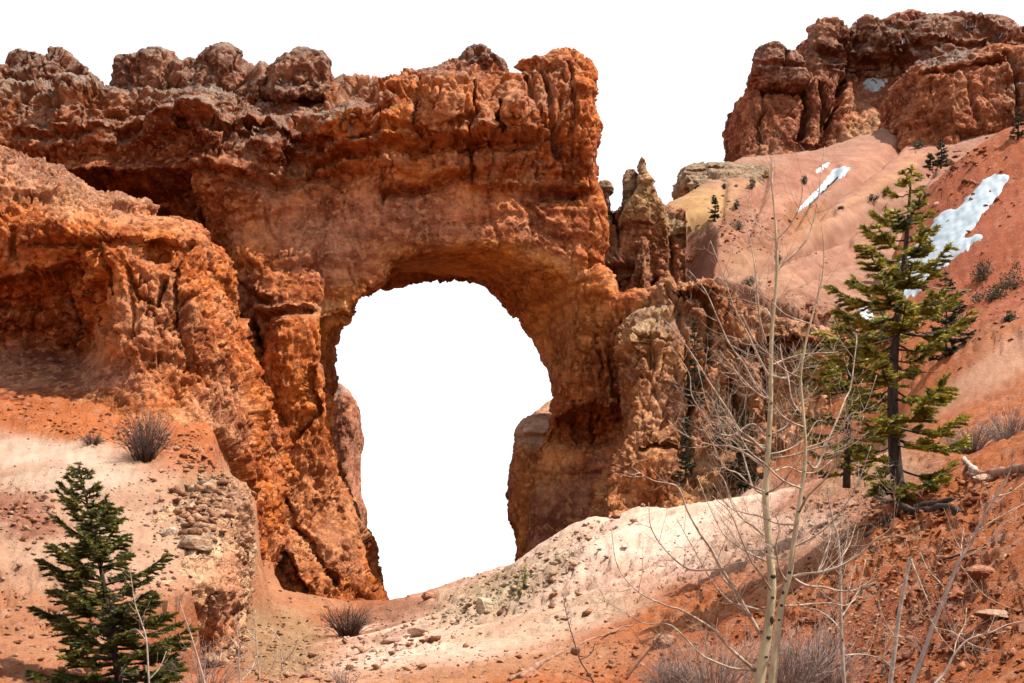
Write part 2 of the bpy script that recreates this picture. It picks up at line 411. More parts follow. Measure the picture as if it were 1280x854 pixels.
# ------------------------------------------------------------------ colour and erosion zones, by place
# colours are real-world albedo (linear), except the gold, which has bounce light painted in
ORANGE = (0.44, 0.122, 0.022); DEEP = (0.225, 0.054, 0.013); RUST = (0.32, 0.080, 0.017); BROWN = (0.20, 0.085, 0.042)
PINK = (0.42, 0.20, 0.125); PALE = (0.35, 0.245, 0.185); CREAM = (0.40, 0.305, 0.245); SAND = (0.42, 0.25, 0.13); OLIVE = (0.33, 0.225, 0.095)
BOUNCE_GOLD = (0.62, 0.27, 0.055); MAUVE = (0.27, 0.125, 0.085); REDSOIL = (0.255, 0.075, 0.017); DARKRED = (0.175, 0.06, 0.033)
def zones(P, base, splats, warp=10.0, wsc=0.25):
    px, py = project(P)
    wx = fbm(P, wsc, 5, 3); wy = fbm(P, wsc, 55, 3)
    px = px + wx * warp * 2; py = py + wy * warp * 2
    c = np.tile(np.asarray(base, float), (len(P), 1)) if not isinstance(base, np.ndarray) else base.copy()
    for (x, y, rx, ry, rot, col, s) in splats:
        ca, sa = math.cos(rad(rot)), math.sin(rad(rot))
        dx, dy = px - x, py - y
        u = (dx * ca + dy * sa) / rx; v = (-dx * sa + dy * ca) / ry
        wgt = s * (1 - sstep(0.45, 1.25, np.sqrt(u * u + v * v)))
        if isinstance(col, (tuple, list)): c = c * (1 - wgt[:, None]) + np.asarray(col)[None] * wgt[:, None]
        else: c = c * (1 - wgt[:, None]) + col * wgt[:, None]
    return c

def relief_map(feats, Yref, x0, x1, z0, z1, seed):
    """crevices and overhangs as a fine map over the face: metres of recess, on an x-z raster"""
    r = 0.11 * Yref / 98
    X = np.arange(x0, x1, r); Z = np.arange(z0, z1, r); XX, ZZ = np.meshgrid(X, Z, indexing='ij')
    P = np.stack([XX, np.full(XX.shape, Yref), ZZ], -1)
    px, py = project(P); m = 1.0 / (Yref / 98)
    wx = vnoise(P, .45 * m, 7) * 5 + vnoise(P, 1.5 * m, 8) * 2.2 + vnoise(P, 4 * m, 18) * .9; wy = vnoise(P, .40 * m, 9) * 4 + vnoise(P, 1.4 * m, 10) * 2.0 + vnoise(P, 4 * m, 19) * .9
    px = px + wx; py = py + wy
    mod = 0.75 + 0.45 * vnoise(P, .35 * m, 11)
    R = np.zeros(XX.shape)
    for ft in feats:
        if ft[0] == 'c':
            _, pl, wd, amp = ft; wd = max(2.2, (wd - 4) / 1.1); amp = amp * 1.1
            q = dline(pl, px, py) / wd
            R = np.maximum(R, amp * mod * (1 - sstep(0.1, 1.0, q)))
    for ft in feats:
        if ft[0] == 'o':
            _, pl, amp, fall = ft; amp *= 1.5
            xs = [p[0] for p in pl]; ys = [p[1] for p in pl]
            ly = np.interp(px, xs, ys); inside = sstep(xs[0] - 10, xs[0] + 6, px) * (1 - sstep(xs[-1] - 6, xs[-1] + 10, px))
            t = (py - ly)
            R = R + amp * mod * inside * sstep(-1.5, 2.5, t) * (1 - sstep(0.15, 1.0, t / fall))
            R = R - 0.35 * amp * inside * np.exp(-np.minimum(t, 0) ** 2 / 80) * (t < 0)
    return R, r
def apply_relief(me, R, r, x0, z0, front_y, back):
    P = get_co(me); i = (P[:, 0] - x0) / r; j = (P[:, 2] - z0) / r
    i = np.clip(i, 0, R.shape[0] - 1.01); j = np.clip(j, 0, R.shape[1] - 1.01); i0 = i.astype(int); j0 = j.astype(int); u = i - i0; v = j - j0
    val = R[i0, j0] * (1 - u) * (1 - v) + R[i0 + 1, j0] * u * (1 - v) + R[i0, j0 + 1] * (1 - u) * v + R[i0 + 1, j0 + 1] * u * v
    nn = np.empty(len(P) * 3, np.float32); me.vertex_normals.foreach_get('vector', nn); nn = nn.reshape(-1, 3)
    wgt = sstep(-.05, .45, -nn[:, 1])
    at_ = me.attributes.new('nin', 'FLOAT_VECTOR', 'POINT'); at_.data.foreach_set('vector', nn.ravel())
    P[:, 1] += val * wgt; P[:, 2] -= 0.1 * val * wgt * np.sign(val)
    me.vertices.foreach_set('co', P.astype(np.float32).ravel()); me.update()
def subdivide(o, levels):
    t = bpy.data.node_groups.get('subdivide_%d' % levels)
    if not t:
        t = bpy.data.node_groups.new('subdivide_%d' % levels, 'GeometryNodeTree')
        t.interface.new_socket('Geometry', in_out='INPUT', socket_type='NodeSocketGeometry'); t.interface.new_socket('Geometry', in_out='OUTPUT', socket_type='NodeSocketGeometry')
        gi = t.nodes.new('NodeGroupInput'); go = t.nodes.new('NodeGroupOutput'); sn = t.nodes.new('GeometryNodeSubdivisionSurface'); sn.inputs['Level'].default_value = levels
        t.links.new(gi.outputs[0], sn.inputs[0]); t.links.new(sn.outputs[0], go.inputs[0])
    return bake_group(o, t)
def build_mass(name, Yref, Yr, poly, front, back, h, levels=2, feats=(), hole=None, rnd=1.5, tint=ORANGE, splats=(), cap=(), wts=None, k=1.0,
               gw=None, mat=None, xr=None, zr=None, top=None, side=None, hid=(), grow=.5, jag=0.0, seed=0.0, reg=0.05, sidepow=None):
    """A rock mass: an outline at its own distance, a front face of its own relief, a back face, edges rounded; eroded afterwards."""
    poly = np.asarray(poly, float)
    W3 = np.array([at(p[0], p[1], Yref) for p in poly])
    polyw = W3[:, [0, 2]]
    x0, x1 = polyw[:, 0].min() - 1.5, polyw[:, 0].max() + 1.5
    z0, z1 = max(polyw[:, 1].min(), -4) - 1, polyw[:, 1].max() + 1.5
    if xr: x0, x1 = xr
    if zr: z0, z1 = zr
    y0, y1 = Yr
    nx, ny, nz = int((x1 - x0) / h) + 1, int((y1 - y0) / h) + 1, int((z1 - z0) / h) + 1
    X = x0 + np.arange(nx) * h; Y = y0 + np.arange(ny) * h; Z = z0 + np.arange(nz) * h
    XX, ZZ = np.meshgrid(X, Z, indexing='ij')
    P2 = np.stack([XX, np.full(XX.shape, Yref), ZZ], -1)
    px, py = project(P2)
    fr = tps([(p[0] / 100, p[1] / 100) for p in front], [p[2] for p in front], reg)(px / 100, py / 100)
    dsil = sdpoly(polyw, XX, ZZ) + fbm(P2, .6 * 98 / Yref, 21 + int(seed), 4) * (.9 * grow + jag) * Yref / 98 - grow * Yref / 98
    for ft in feats:
        if ft[0] == 'b':       # bulge toward the viewer: x y rx ry rot amp
            _, x, y, rx, ry, rot, amp = ft
            ca, sa = math.cos(rad(rot)), math.sin(rad(rot)); dx, dy = px - x, py - y
            q = np.sqrt(((dx * ca + dy * sa) / rx) ** 2 + ((-dx * sa + dy * ca) / ry) ** 2)
            fr = fr - amp * (1 - sstep(0.4, 1.15, q))
    F = smax((fr[:, None, :] - Y[None, :, None]), dsil[:, None, :] + 0 * Y[None, :, None], rnd)
    F = smax(F, Y[None, :, None] - back, rnd)
    if hole:
        (fp, fy), (bp_, by) = hole
        wF = np.array([at(p[0], p[1], fy) for p in fp])[:, [0, 2]]; wB = np.array([at(p[0], p[1], by) for p in bp_])[:, [0, 2]]
        dF = sdpoly(wF, XX, ZZ); dB = sdpoly(wB, XX, ZZ)
        t = sstep(0, 1, np.clip((Y - fy) / (by - fy), 0, 1)) ** 0.9
        H = dF[:, None, :] * (1 - t[None, :, None]) + dB[:, None, :] * t[None, :, None]
        F = smax(F, -H, 0.7)
    if top is not None:
        x3, y3 = np.meshgrid(X, Y, indexing='ij'); zt = top(x3, y3)
        F = smax(F, (Z[None, None, :] - zt[:, :, None]), 0.5)
    if side is not None: F = smax(F, X[:, None, None] - side(Y)[None, :, None], .4)
    V, Q = surface_nets(F, (x0, y0, z0), h)
    # faces turned away from the visitor, or outside what can be seen, keep the coarse mesh
    fc = V[Q].mean(1); n_ = np.cross(V[Q[:, 2]] - V[Q[:, 0]], V[Q[:, 3]] - V[Q[:, 1]])
    n_ /= np.linalg.norm(n_, axis=1)[:, None] + 1e-9
    vd = np.array(EYE) - fc; vd /= np.linalg.norm(vd, axis=1)[:, None]
    fx, fy_ = project(fc)
    isback = ((n_ * vd).sum(1) < -0.62) | (fx < -45) | (fx > 1325) | (fy_ > 900) | (fc[:, 2] < -2.5)
    for (ax, ay, bx, by) in hid: isback |= (fx > ax) & (fx < bx) & (fy_ > ay) & (fy_ < by)
    vb = get = None
    me = mesh_from(name, V, Q[~isback])
    o = link(name, me)
    P = get_co(me)
    w4 = wts(P) if wts else None
    for i, nm in enumerate(('wb', 'wf', 'ws', 'wr')):
        set_attr(me, nm, w4[i] if w4 is not None else np.ones(len(P)))
    me = subdivide(o, levels)
    R, rr = relief_map(feats, Yref, x0, x1, z0, z1, seed)
    apply_relief(me, R, rr, x0, z0, None, back)
    grp = weather_group(name + '_weather', 0, k=k, seed=seed, **(gw or {}))
    me = bake_group(o, grp)
    # join coarse back
    if isback.any():
        used = np.unique(Q[isback]); remap = np.full(len(V), -1); remap[used] = np.arange(len(used))
        n0 = len(me.vertices); P1 = get_co(me)
        Lq = np.empty(len(me.loops), np.int32); me.loops.foreach_get('vertex_index', Lq)
        Q1 = Lq.reshape(-1, 4)
        nv_ = np.zeros_like(V); fn_ = np.repeat(n_[isback], 4, 0); np.add.at(nv_, Q[isback].ravel(), fn_); nv_ /= np.linalg.norm(nv_, axis=1)[:, None] + 1e-9
        m2 = mesh_from(name, np.concatenate([P1, (V - nv_ * .9 * k)[used]]), np.concatenate([Q1, remap[Q[isback]] + n0]), True)
        o.data = m2; bpy.data.meshes.remove(me); me = m2
    P = get_co(me)
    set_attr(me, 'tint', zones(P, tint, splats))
    if isinstance(cap, (int, float)): cv = np.full(len(P), float(cap))
    else: cv = zones(P, np.zeros((len(P), 1)), [c[:5] + (c[5], 1.0) for c in cap])[:, 0]
    set_attr(me, 'cap', cv)
    me.name = name
    if mat: me.materials.clear(); me.materials.append(mat)
    print('mass', name, len(me.polygons), round(time.time() - T0, 1))
    return o
def wpx(P, base, splats):
    """erosion weights by place: base 4-tuple plus splats (x,y,rx,ry,(wb,wf,ws,wr))"""
    c = zones(P, np.tile(np.asarray(base, float), (len(P), 1)), [(s[0], s[1], s[2], s[3], 0, np.asarray(s[4], float)[None], 1.0) for s in splats], warp=6)
    return [c[:, i] for i in range(4)]
ROCK = rock_material('weathered_rock')
ROCKFAR = rock_material('far_rock', bump=2.0, sc=0.55)
SOIL = rock_material('loose_soil', soil=True)
# ================================================================== the rock formations
# ---- the arch wall
archP = [(-70, 72), (60, 74), (120, 80), (150, 80), (180, 88), (225, 84), (235, 76), (258, 74), (268, 88), (300, 92), (335, 84), (395, 68), (450, 70), (500, 90), (512, 64), (530, 56), (555, 52), (590, 54),
    (612, 58), (630, 74), (646, 96), (658, 112), (664, 72), (680, 60), (690, 58), (697, 44), (708, 40), (724, 43), (736, 66), (732, 97), (735, 130), (737, 170), (733, 205), (734, 232), (746, 246),
    (751, 290), (744, 318), (744, 345), (752, 372), (775, 385), (800, 378), (850, 400), (870, 470), (870, 900), (-70, 900)]
holeF = [(486, 349), (488, 324), (515, 313), (545, 307), (577, 302), (626, 303), (659, 318), (690, 332), (712, 348), (719, 372), (716, 400), (714, 440), (712, 480), (708, 515), (704, 545),
    (698, 575), (690, 610), (675, 660), (668, 720), (668, 790), (482, 790), (474, 745), (461, 708), (462, 672), (448, 655), (434, 620), (421, 590), (411, 560), (404, 520),
    (398, 490), (395, 450), (396, 415), (405, 400), (428, 393), (436, 372), (456, 365)]
holeB = [(470, 361), (490, 350), (502, 347), (560, 346), (600, 355), (614, 364), (640, 385), (668, 420), (681, 455), (688, 462), (690, 500), (686, 530), (676, 556), (668, 590), (660, 640),
    (655, 700), (655, 790), (486, 790), (482, 745), (465, 706), (466, 672), (452, 655), (440, 620), (429, 590), (420, 560), (412, 520), (413, 492), (416, 478),
    (415, 450), (417, 425), (428, 405), (440, 386), (452, 371)]
archFront = [(-60, 100, 103), (-60, 250, 105), (60, 120, 102), (60, 200, 101.5), (60, 240, 105), (180, 120, 102), (180, 200, 101.5), (210, 250, 105), (245, 100, 101), (245, 160, 97.5), (245, 230, 98.5),
    (255, 300, 102), (270, 380, 102), (300, 450, 101), (320, 120, 102.5), (320, 180, 99), (320, 240, 98.5), (330, 300, 98.5), (330, 350, 97.5), (330, 390, 96.5),
    (400, 100, 103.5), (400, 150, 99.5), (400, 200, 98.5), (400, 260, 98), (400, 330, 97.0), (440, 370, 96.5), (380, 420, 95), (350, 460, 94.5), (370, 510, 95), (330, 560, 93.5), (400, 560, 95.5),
    (300, 640, 90), (360, 640, 92), (420, 620, 95.5), (440, 680, 94.5), (300, 740, 88), (380, 740, 90), (460, 740, 94), (300, 850, 86), (460, 850, 92), (230, 600, 91), (100, 500, 98), (-60, 600, 98),
    (470, 130, 98.5), (480, 200, 97), (500, 280, 97), (560, 80, 100), (560, 120, 96.5), (560, 180, 96.2), (560, 240, 97.2), (560, 290, 96.8), (640, 110, 98.5), (640, 160, 96), (640, 220, 97), (640, 290, 96.8),
    (690, 75, 100), (705, 120, 97.5), (700, 180, 96.5), (700, 240, 98), (715, 300, 96.5), (735, 340, 96.5), (745, 400, 96), (740, 450, 96.5), (735, 500, 97), (700, 500, 100), (780, 400, 95.5), (780, 470, 95.5),
    (790, 540, 96), (720, 560, 100), (700, 640, 101), (760, 620, 99), (780, 700, 98), (690, 700, 101), (860, 500, 95), (860, 700, 95), (860, 850, 94), (660, 850, 98)]
archFeats = [
    ('c', [(236, 232), (240, 300), (246, 345), (262, 400), (282, 440), (300, 480), (318, 520), (336, 560)], 20.0, 6.6),
    ('c', [(292, 430), (305, 470), (318, 505), (322, 530)], 11.5, 3.1),
    ('c', [(236, 235), (236, 190), (240, 150)], 11.5, 2.5),
    ('c', [(395, 175), (390, 200), (382, 208)], 11.5, 2.5), ('c', [(475, 150), (476, 185), (478, 235), (480, 262)], 8.0, 1.0),
    ('c', [(590, 105), (592, 150), (590, 178), (588, 230)], 8.0, 1.3), ('c', [(623, 130), (622, 165), (630, 172)], 10.2, 2.5), ('c', [(520, 80), (522, 130), (530, 180)], 9.0, 1.5),
    ('c', [(672, 80), (686, 110), (690, 150), (694, 200)], 10.2, 2.0), ('c', [(655, 92), (670, 130), (684, 165)], 10.2, 1.5), ('c', [(712, 75), (716, 130), (712, 190), (716, 240)], 9.0, 1.2),
    ('o', [(480, 182), (520, 184), (560, 180), (600, 176), (640, 178), (672, 172)], 1.3, 26),
    ('o', [(385, 190), (430, 184), (478, 190)], 1.8, 24), ('o', [(300, 140), (345, 150), (385, 166)], 1.2, 25),
    ('o', [(0, 205), (40, 206), (90, 196), (150, 196), (165, 200), (230, 208)], 3.0, 60), ('o', [(240, 205), (300, 218), (340, 222), (380, 208), (470, 205)], 0.9, 28),
    ('o', [(250, 150), (290, 152), (340, 160)], 0.9, 20), ('o', [(0, 140), (50, 146), (110, 150), (160, 140), (235, 150)], 0.9, 18),
    ('o', [(590, 232), (640, 238), (690, 236), (735, 236)], 0.9, 30), ('o', [(478, 240), (520, 236), (580, 215), (590, 210)], 0.9, 24),
    ('o', [(655, 250), (700, 300), (735, 300)], 0.5, 30),
    ('b', 425, 150, 48, 28, -8, 2.6), ('b', 555, 130, 34, 48, 0, 1.2), ('b', 490, 215, 26, 18, 0, 1.2), ('b', 640, 140, 22, 30, 0, 1.2), ('b', 607, 165, 16, 26, 0, 1.0),
    ('b', 655, 150, 26, 22, 0, 1.4), ('b', 345, 170, 36, 34, 10, 1.8), ('b', 375, 130, 24, 18, 0, 1.4), ('b', 245, 140, 20, 34, 0, 1.6), ('b', 205, 150, 22, 30, 0, 1.3),
    ('b', 60, 150, 26, 40, 0, 1.0), ('b', 110, 165, 22, 38, 0, 1.2), ('b', 20, 150, 18, 40, 0, 0.8),
    ('b', 375, 420, 40, 30, 0, 1.6), ('b', 360, 480, 42, 60, 12, 1.8), ('c', [(318, 400), (330, 440), (325, 480), (332, 540)], 11.5, 2.8),
    ('o', [(330, 392), (360, 402), (398, 398)], 0.9, 20), ('o', [(300, 350), (330, 372), (345, 378)], 0.8, 16),
    ('b', 310, 330, 30, 46, -30, 1.2), ('c', [(350, 545), (375, 560), (400, 520), (396, 470)], 10.2, 1.5),
    ('c', [(300, 600), (322, 660), (338, 720), (345, 750)], 10.2, 1.9), ('c', [(325, 590), (352, 650), (385, 710), (400, 740)], 10.2, 1.9), ('c', [(350, 590), (372, 630), (400, 680), (432, 730)], 10.2, 1.5),
    ('c', [(310, 570), (330, 600), (352, 618), (365, 600)], 9.0, 1.2),
    ('b', 310, 660, 13, 75, -12, 3.0), ('b', 345, 680, 13, 75, -22, 3.0), ('b', 380, 690, 13, 75, -32, 2.6),
    ('b', 422, 650, 26, 24, 0, -1.2),
    ('o', [(655, 520), (700, 512), (740, 510), (792, 522)], 1.6, 46), ('b', 735, 535, 60, 26, 0, -2.2), ('b', 765, 560, 24, 24, 0, -1.5),
    ('c', [(755, 440), (762, 490), (772, 520)], 7.8, 1.0), ('c', [(742, 420), (746, 480)], 7.8, 0.8), ('c', [(800, 400), (805, 470), (795, 530)], 9.0, 1.2), ('c', [(718, 500), (722, 545)], 7.8, 1.0), ('c', [(740, 505), (742, 548)], 7.8, 1.0),
]
archSpl = [
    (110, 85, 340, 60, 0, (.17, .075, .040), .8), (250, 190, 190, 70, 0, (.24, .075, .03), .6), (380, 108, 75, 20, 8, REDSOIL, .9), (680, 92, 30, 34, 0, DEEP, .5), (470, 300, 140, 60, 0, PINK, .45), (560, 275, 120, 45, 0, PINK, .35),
    (400, 260, 120, 60, 0, PINK, .25), (300, 380, 90, 50, 20, MAUVE, .45), (600, 330, 130, 34, 0, BOUNCE_GOLD, .8), (690, 400, 55, 90, -20, BOUNCE_GOLD, .7), (425, 420, 26, 70, 0, BOUNCE_GOLD, .5),  # gold splats paint the bounced glow onto the arch underside
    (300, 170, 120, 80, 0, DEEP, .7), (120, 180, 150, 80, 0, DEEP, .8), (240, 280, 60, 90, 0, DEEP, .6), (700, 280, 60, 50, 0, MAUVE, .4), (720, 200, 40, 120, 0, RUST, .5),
    (650, 345, 30, 20, 0, PINK, .2), (730, 650, 110, 90, 0, MAUVE, .85), (770, 440, 90, 90, 0, BROWN, .35), (760, 520, 90, 60, 0, DEEP, .4), (820, 420, 50, 50, 0, OLIVE, .55),
    (380, 395, 55, 16, 0, SAND, .55), (360, 470, 60, 90, 0, ORANGE, .8), (360, 660, 110, 110, 0, (0.40, 0.155, 0.06), .8), (425, 660, 40, 40, 0, REDSOIL, .6), (410, 330, 60, 46, 0, PINK, .35),
    (650, 360, 20, 20, 0, BOUNCE_GOLD, .3), (680, 580, 40, 40, 0, BOUNCE_GOLD, .4), (120, 80, 200, 30, 0, (.17, .085, .055), .5)]
archCap = [(170, 110, 300, 60, 0, .85), (425, 150, 46, 28, 0, 1.0), (420, 110, 70, 30, 0, .7), (560, 80, 70, 26, 0, .55), (690, 140, 40, 90, 0, .4), (330, 150, 60, 50, 0, .6), (120, 150, 140, 50, 0, .45), (620, 130, 90, 40, 0, .35), (380, 108, 60, 14, 8, 0.0)]
def archW(P):
    return wpx(P, (.5, .35, .45, .55), [(300, 120, 380, 90, (1.1, .35, 1.25, 1.2)), (640, 130, 110, 80, (.9, .6, 1.0, 1.0)), (690, 200, 60, 60, (.5, 1.2, .4, .8)),
        (500, 290, 170, 50, (.25, .12, .25, .6)), (640, 290, 90, 40, (.4, .12, .35, .7)), (590, 330, 130, 26, (.1, 0, .15, .25)), (690, 400, 40, 80, (.15, .15, .15, .3)),
        (370, 105, 60, 14, (.1, 0, .1, .2)), (360, 660, 110, 110, (.6, 1.1, .2, 1.3)), (425, 660, 34, 34, (.1, 0, .1, .5)), (360, 480, 50, 60, (.5, .6, .2, .6)),
        (730, 520, 70, 40, (.4, 1.3, .2, .8)), (730, 660, 90, 70, (.12, .15, .05, .35)), (780, 430, 60, 60, (.6, .9, .2, 1.0)), (480, 730, 60, 30, (.9, .1, .4, 1.3))])
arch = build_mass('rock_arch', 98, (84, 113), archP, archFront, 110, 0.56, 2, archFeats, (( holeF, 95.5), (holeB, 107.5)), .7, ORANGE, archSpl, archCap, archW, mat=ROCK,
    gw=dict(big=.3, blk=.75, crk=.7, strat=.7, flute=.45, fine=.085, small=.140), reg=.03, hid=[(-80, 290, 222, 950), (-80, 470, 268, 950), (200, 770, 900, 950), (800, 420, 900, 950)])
tag(arch, 'huge orange rock arch with one round opening, its wall rising to a rugged dark rim', 'rock arch')

# ---- the buttress in front of it on the left
butP = [(-90, 130), (-40, 150), (0, 166), (20, 178), (42, 190), (72, 214), (100, 210), (128, 216), (148, 222), (150, 244), (165, 256), (200, 256), (228, 260), (237, 288), (238, 330), (250, 375), (266, 410),
    (280, 440), (292, 475), (300, 520), (304, 560), (306, 610), (310, 660), (310, 900), (-90, 900)]
butFront = [(-80, 160, 84), (-80, 300, 80), (-80, 450, 84), (-80, 520, 79), (0, 180, 83), (0, 230, 80.5), (0, 300, 78.5), (0, 330, 79), (0, 370, 83), (0, 430, 84.5), (0, 480, 80), (0, 520, 76), (0, 560, 72),
    (80, 225, 83), (80, 280, 79), (90, 330, 79.5), (90, 380, 82.5), (90, 440, 83), (80, 490, 79), (80, 540, 75), (150, 250, 83), (150, 290, 78.5), (150, 340, 77.5), (150, 400, 77.5), (150, 450, 78), (150, 490, 77.5), (160, 540, 75),
    (215, 270, 82), (215, 320, 79), (220, 380, 78.5), (240, 440, 78), (250, 500, 77.5), (250, 560, 74.5), (290, 480, 81), (290, 560, 79), (295, 620, 76), (150, 620, 70), (0, 620, 66), (300, 760, 74), (150, 760, 66), (0, 760, 62)]
butFeats = [('o', [(-60, 345), (0, 346), (25, 342), (45, 335), (60, 338), (78, 335)], 1.6, 40), ('b', 195, 322, 24, 14, 0, -2.2), ('c', [(135, 310), (148, 345), (150, 375)], 9.0, 1.2), ('c', [(95, 335), (100, 370), (112, 400)], 9.0, 1.0),
    ('c', [(175, 345), (185, 380), (210, 385), (212, 355)], 9.0, 1.1), ('b', 55, 425, 34, 18, 0, -1.0), ('o', [(60, 300), (110, 306), (150, 310), (230, 300)], .7, 16), ('b', 140, 235, 14, 10, 0, 1.0), ('b', 40, 230, 30, 20, 20, .8),
    ('c', [(70, 340), (72, 380), (64, 420)], 9.0, 0.9), ('b', 215, 290, 18, 14, 0, .8), ('c', [(228, 300), (224, 350), (236, 420), (258, 470)], 9.0, 1.0)]
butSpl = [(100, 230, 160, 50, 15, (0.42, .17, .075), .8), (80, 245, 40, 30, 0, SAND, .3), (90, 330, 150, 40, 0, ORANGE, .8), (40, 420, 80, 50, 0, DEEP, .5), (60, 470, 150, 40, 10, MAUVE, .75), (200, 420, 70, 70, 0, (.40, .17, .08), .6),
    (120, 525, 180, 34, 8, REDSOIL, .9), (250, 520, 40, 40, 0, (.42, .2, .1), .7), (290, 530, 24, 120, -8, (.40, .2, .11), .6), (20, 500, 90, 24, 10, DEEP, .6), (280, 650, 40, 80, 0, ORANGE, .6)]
def butW(P):
    return wpx(P, (.75, .35, .5, 1.1), [(90, 230, 170, 50, (.7, .1, .9, 1.7)), (150, 400, 70, 60, (.9, .5, .3, .8)), (60, 470, 150, 50, (.1, .05, .1, .5)), (120, 535, 200, 40, (.1, 0, .1, .9)), (220, 430, 60, 70, (.6, .2, .6, 1.6))])
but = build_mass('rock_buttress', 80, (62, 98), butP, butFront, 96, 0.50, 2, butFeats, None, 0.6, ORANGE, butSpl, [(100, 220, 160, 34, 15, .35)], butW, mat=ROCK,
    gw=dict(big=.35, blk=1.0, crk=.7, strat=.6, flute=.5, fine=0.080, small=.140), grow=.25, seed=1, hid=[(-80, 585, 285, 950), (-80, 770, 330, 950)])
tag(but, 'bright orange crumbling rock buttress with a shaded hollow, in front of the left wall', 'rock buttress')

# ---- rock seen through the opening
leftP = [(396, 470), (410, 476), (420, 482), (430, 495), (438, 507), (436, 540), (433, 560), (436, 590), (441, 620), (446, 660), (446, 720), (380, 720), (380, 480)]
fl = build_mass('rock_fin', 120, (112, 132), leftP, [(400, 480, 122), (430, 500, 119), (430, 600, 117), (400, 600, 118), (440, 700, 116), (390, 700, 116)], 126, 0.6, 2, (), None, .8, (.40, .17, .10), [(420, 485, 25, 14, 0, PALE, .8)], 0,
    lambda P: wpx(P, (.2, .3, .2, .5), []), mat=ROCK, gw=dict(big=.15, blk=.5, crk=.3, strat=.3, flute=.4, fine=0.050, small=0.084), seed=2)
tag(fl, 'narrow pink rock fin seen behind the left edge of the arch opening', 'rock fin')
backP = [(652, 556), (657, 536), (664, 524), (674, 514), (684, 505), (694, 498), (706, 492), (760, 490), (800, 520), (800, 760), (660, 760), (655, 700), (656, 674), (651, 640), (655, 622), (650, 600), (648, 588), (650, 570)]
fr_ = build_mass('rock_bench', 110, (101, 124), backP, [(645, 530, 109), (670, 520, 109), (690, 500, 113), (650, 560, 106), (680, 560, 106), (660, 620, 105), (700, 620, 104.5), (660, 700, 104.5), (760, 560, 104), (760, 700, 103)], 121, 0.62, 2,
    [('o', [(640, 540), (660, 545), (690, 545)], .8, 22)], None, .8, (.50, .19, .075), [(672, 525, 46, 34, -30, (.56, .38, .27), .9), (700, 640, 70, 90, 0, MAUVE, .5), (652, 640, 16, 90, 0, BOUNCE_GOLD, .6)], 0,
    lambda P: wpx(P, (.5, .5, .3, .8), [(672, 520, 40, 28, (.2, 0, .3, .8)), (710, 640, 50, 80, (.2, .2, .1, .5))]), mat=ROCK, gw=dict(big=.2, blk=.7, crk=.4, strat=.4, flute=.5, fine=0.060, small=0.098), seed=3)
tag(fr_, 'rock bench with a pale sloping top behind the right foot of the arch', 'rock bench')

# ---- the dark hoodoo cliff to the right of the arch top
hooP = [(726, 240), (735, 246), (745, 256), (770, 258), (782, 254), (790, 246), (800, 240), (815, 244), (828, 250), (846, 259), (862, 268), (886, 284), (900, 310), (902, 430), (726, 430)]
hoo = build_mass('hoodoo_cliff', 126, (116, 145), hooP, [(740, 260, 127), (740, 330, 124), (740, 400, 121), (770, 260, 128), (790, 240, 127), (800, 300, 124), (800, 380, 121), (850, 290, 126), (850, 340, 123), (870, 330, 122), (870, 400, 119), (760, 380, 122)], 142, 0.7, 2,
    [('b', 768, 362, 14, 20, 0, -4), ('c', [(772, 250), (774, 320), (780, 350)], 10.2, 3.1), ('c', [(815, 285), (818, 340), (822, 400)], 10.2, 2.8), ('b', 798, 340, 12, 50, 0, 1.5), ('b', 748, 285, 14, 30, 0, 1.5), ('b', 800, 238, 18, 16, 0, 1.0),
     ('o', [(780, 345), (752, 340), (775, 342)][1:], 1.5, 30), ('b', 855, 288, 20, 10, 0, 1.6), ('c', [(835, 300), (838, 350)], 9.0, 1.9)], None, .7, (.30, .105, .040),
    [(800, 225, 34, 36, 0, (.36, .25, .11), .9), (845, 285, 60, 18, 10, (.33, .25, .12), .8), (800, 340, 60, 70, 0, (.24, .09, .045), .5), (745, 300, 24, 50, 0, (.17, .09, .05), .6)], [(800, 270, 110, 16, 0, .4), (745, 256, 30, 12, 0, .4)],
    lambda P: wpx(P, (.7, .6, .6, .8), [(805, 330, 60, 60, (.3, 1.0, .2, .6))]), mat=ROCK, gw=dict(big=.3, blk=.8, crk=.6, strat=.6, flute=.7, fine=0.090, small=0.140), seed=4)
tag(hoo, 'dark fluted cliff with a small cave and a yellow pointed pinnacle, right of the arch', 'cliff')

# ---- the knuckle of rock between the arch foot and the right cliff
midP = [(760, 640), (768, 600), (778, 575), (790, 556), (797, 530), (800, 500), (802, 450), (790, 410), (783, 385), (800, 368), (830, 360), (846, 362), (858, 350), (858, 328), (880, 320), (905, 324), (930, 345), (975, 375), (1000, 392), (1050, 410),
    (1095, 420), (1130, 440), (1130, 760), (760, 760)]
midFr = [(790, 390, 92), (830, 370, 92.5), (850, 400, 90), (800, 440, 90), (800, 500, 88), (800, 560, 86), (790, 620, 84), (840, 460, 89), (850, 520, 87.5), (860, 560, 86), (850, 620, 83), (880, 330, 93), (880, 380, 92), (890, 430, 91),
    (900, 480, 89), (900, 560, 87), (910, 620, 83), (960, 390, 91), (960, 420, 89), (960, 480, 88), (970, 560, 84), (1000, 620, 80), (1050, 430, 86), (1050, 500, 84), (1050, 580, 79), (1110, 480, 82), (1110, 600, 76), (780, 700, 80), (1000, 720, 76)]
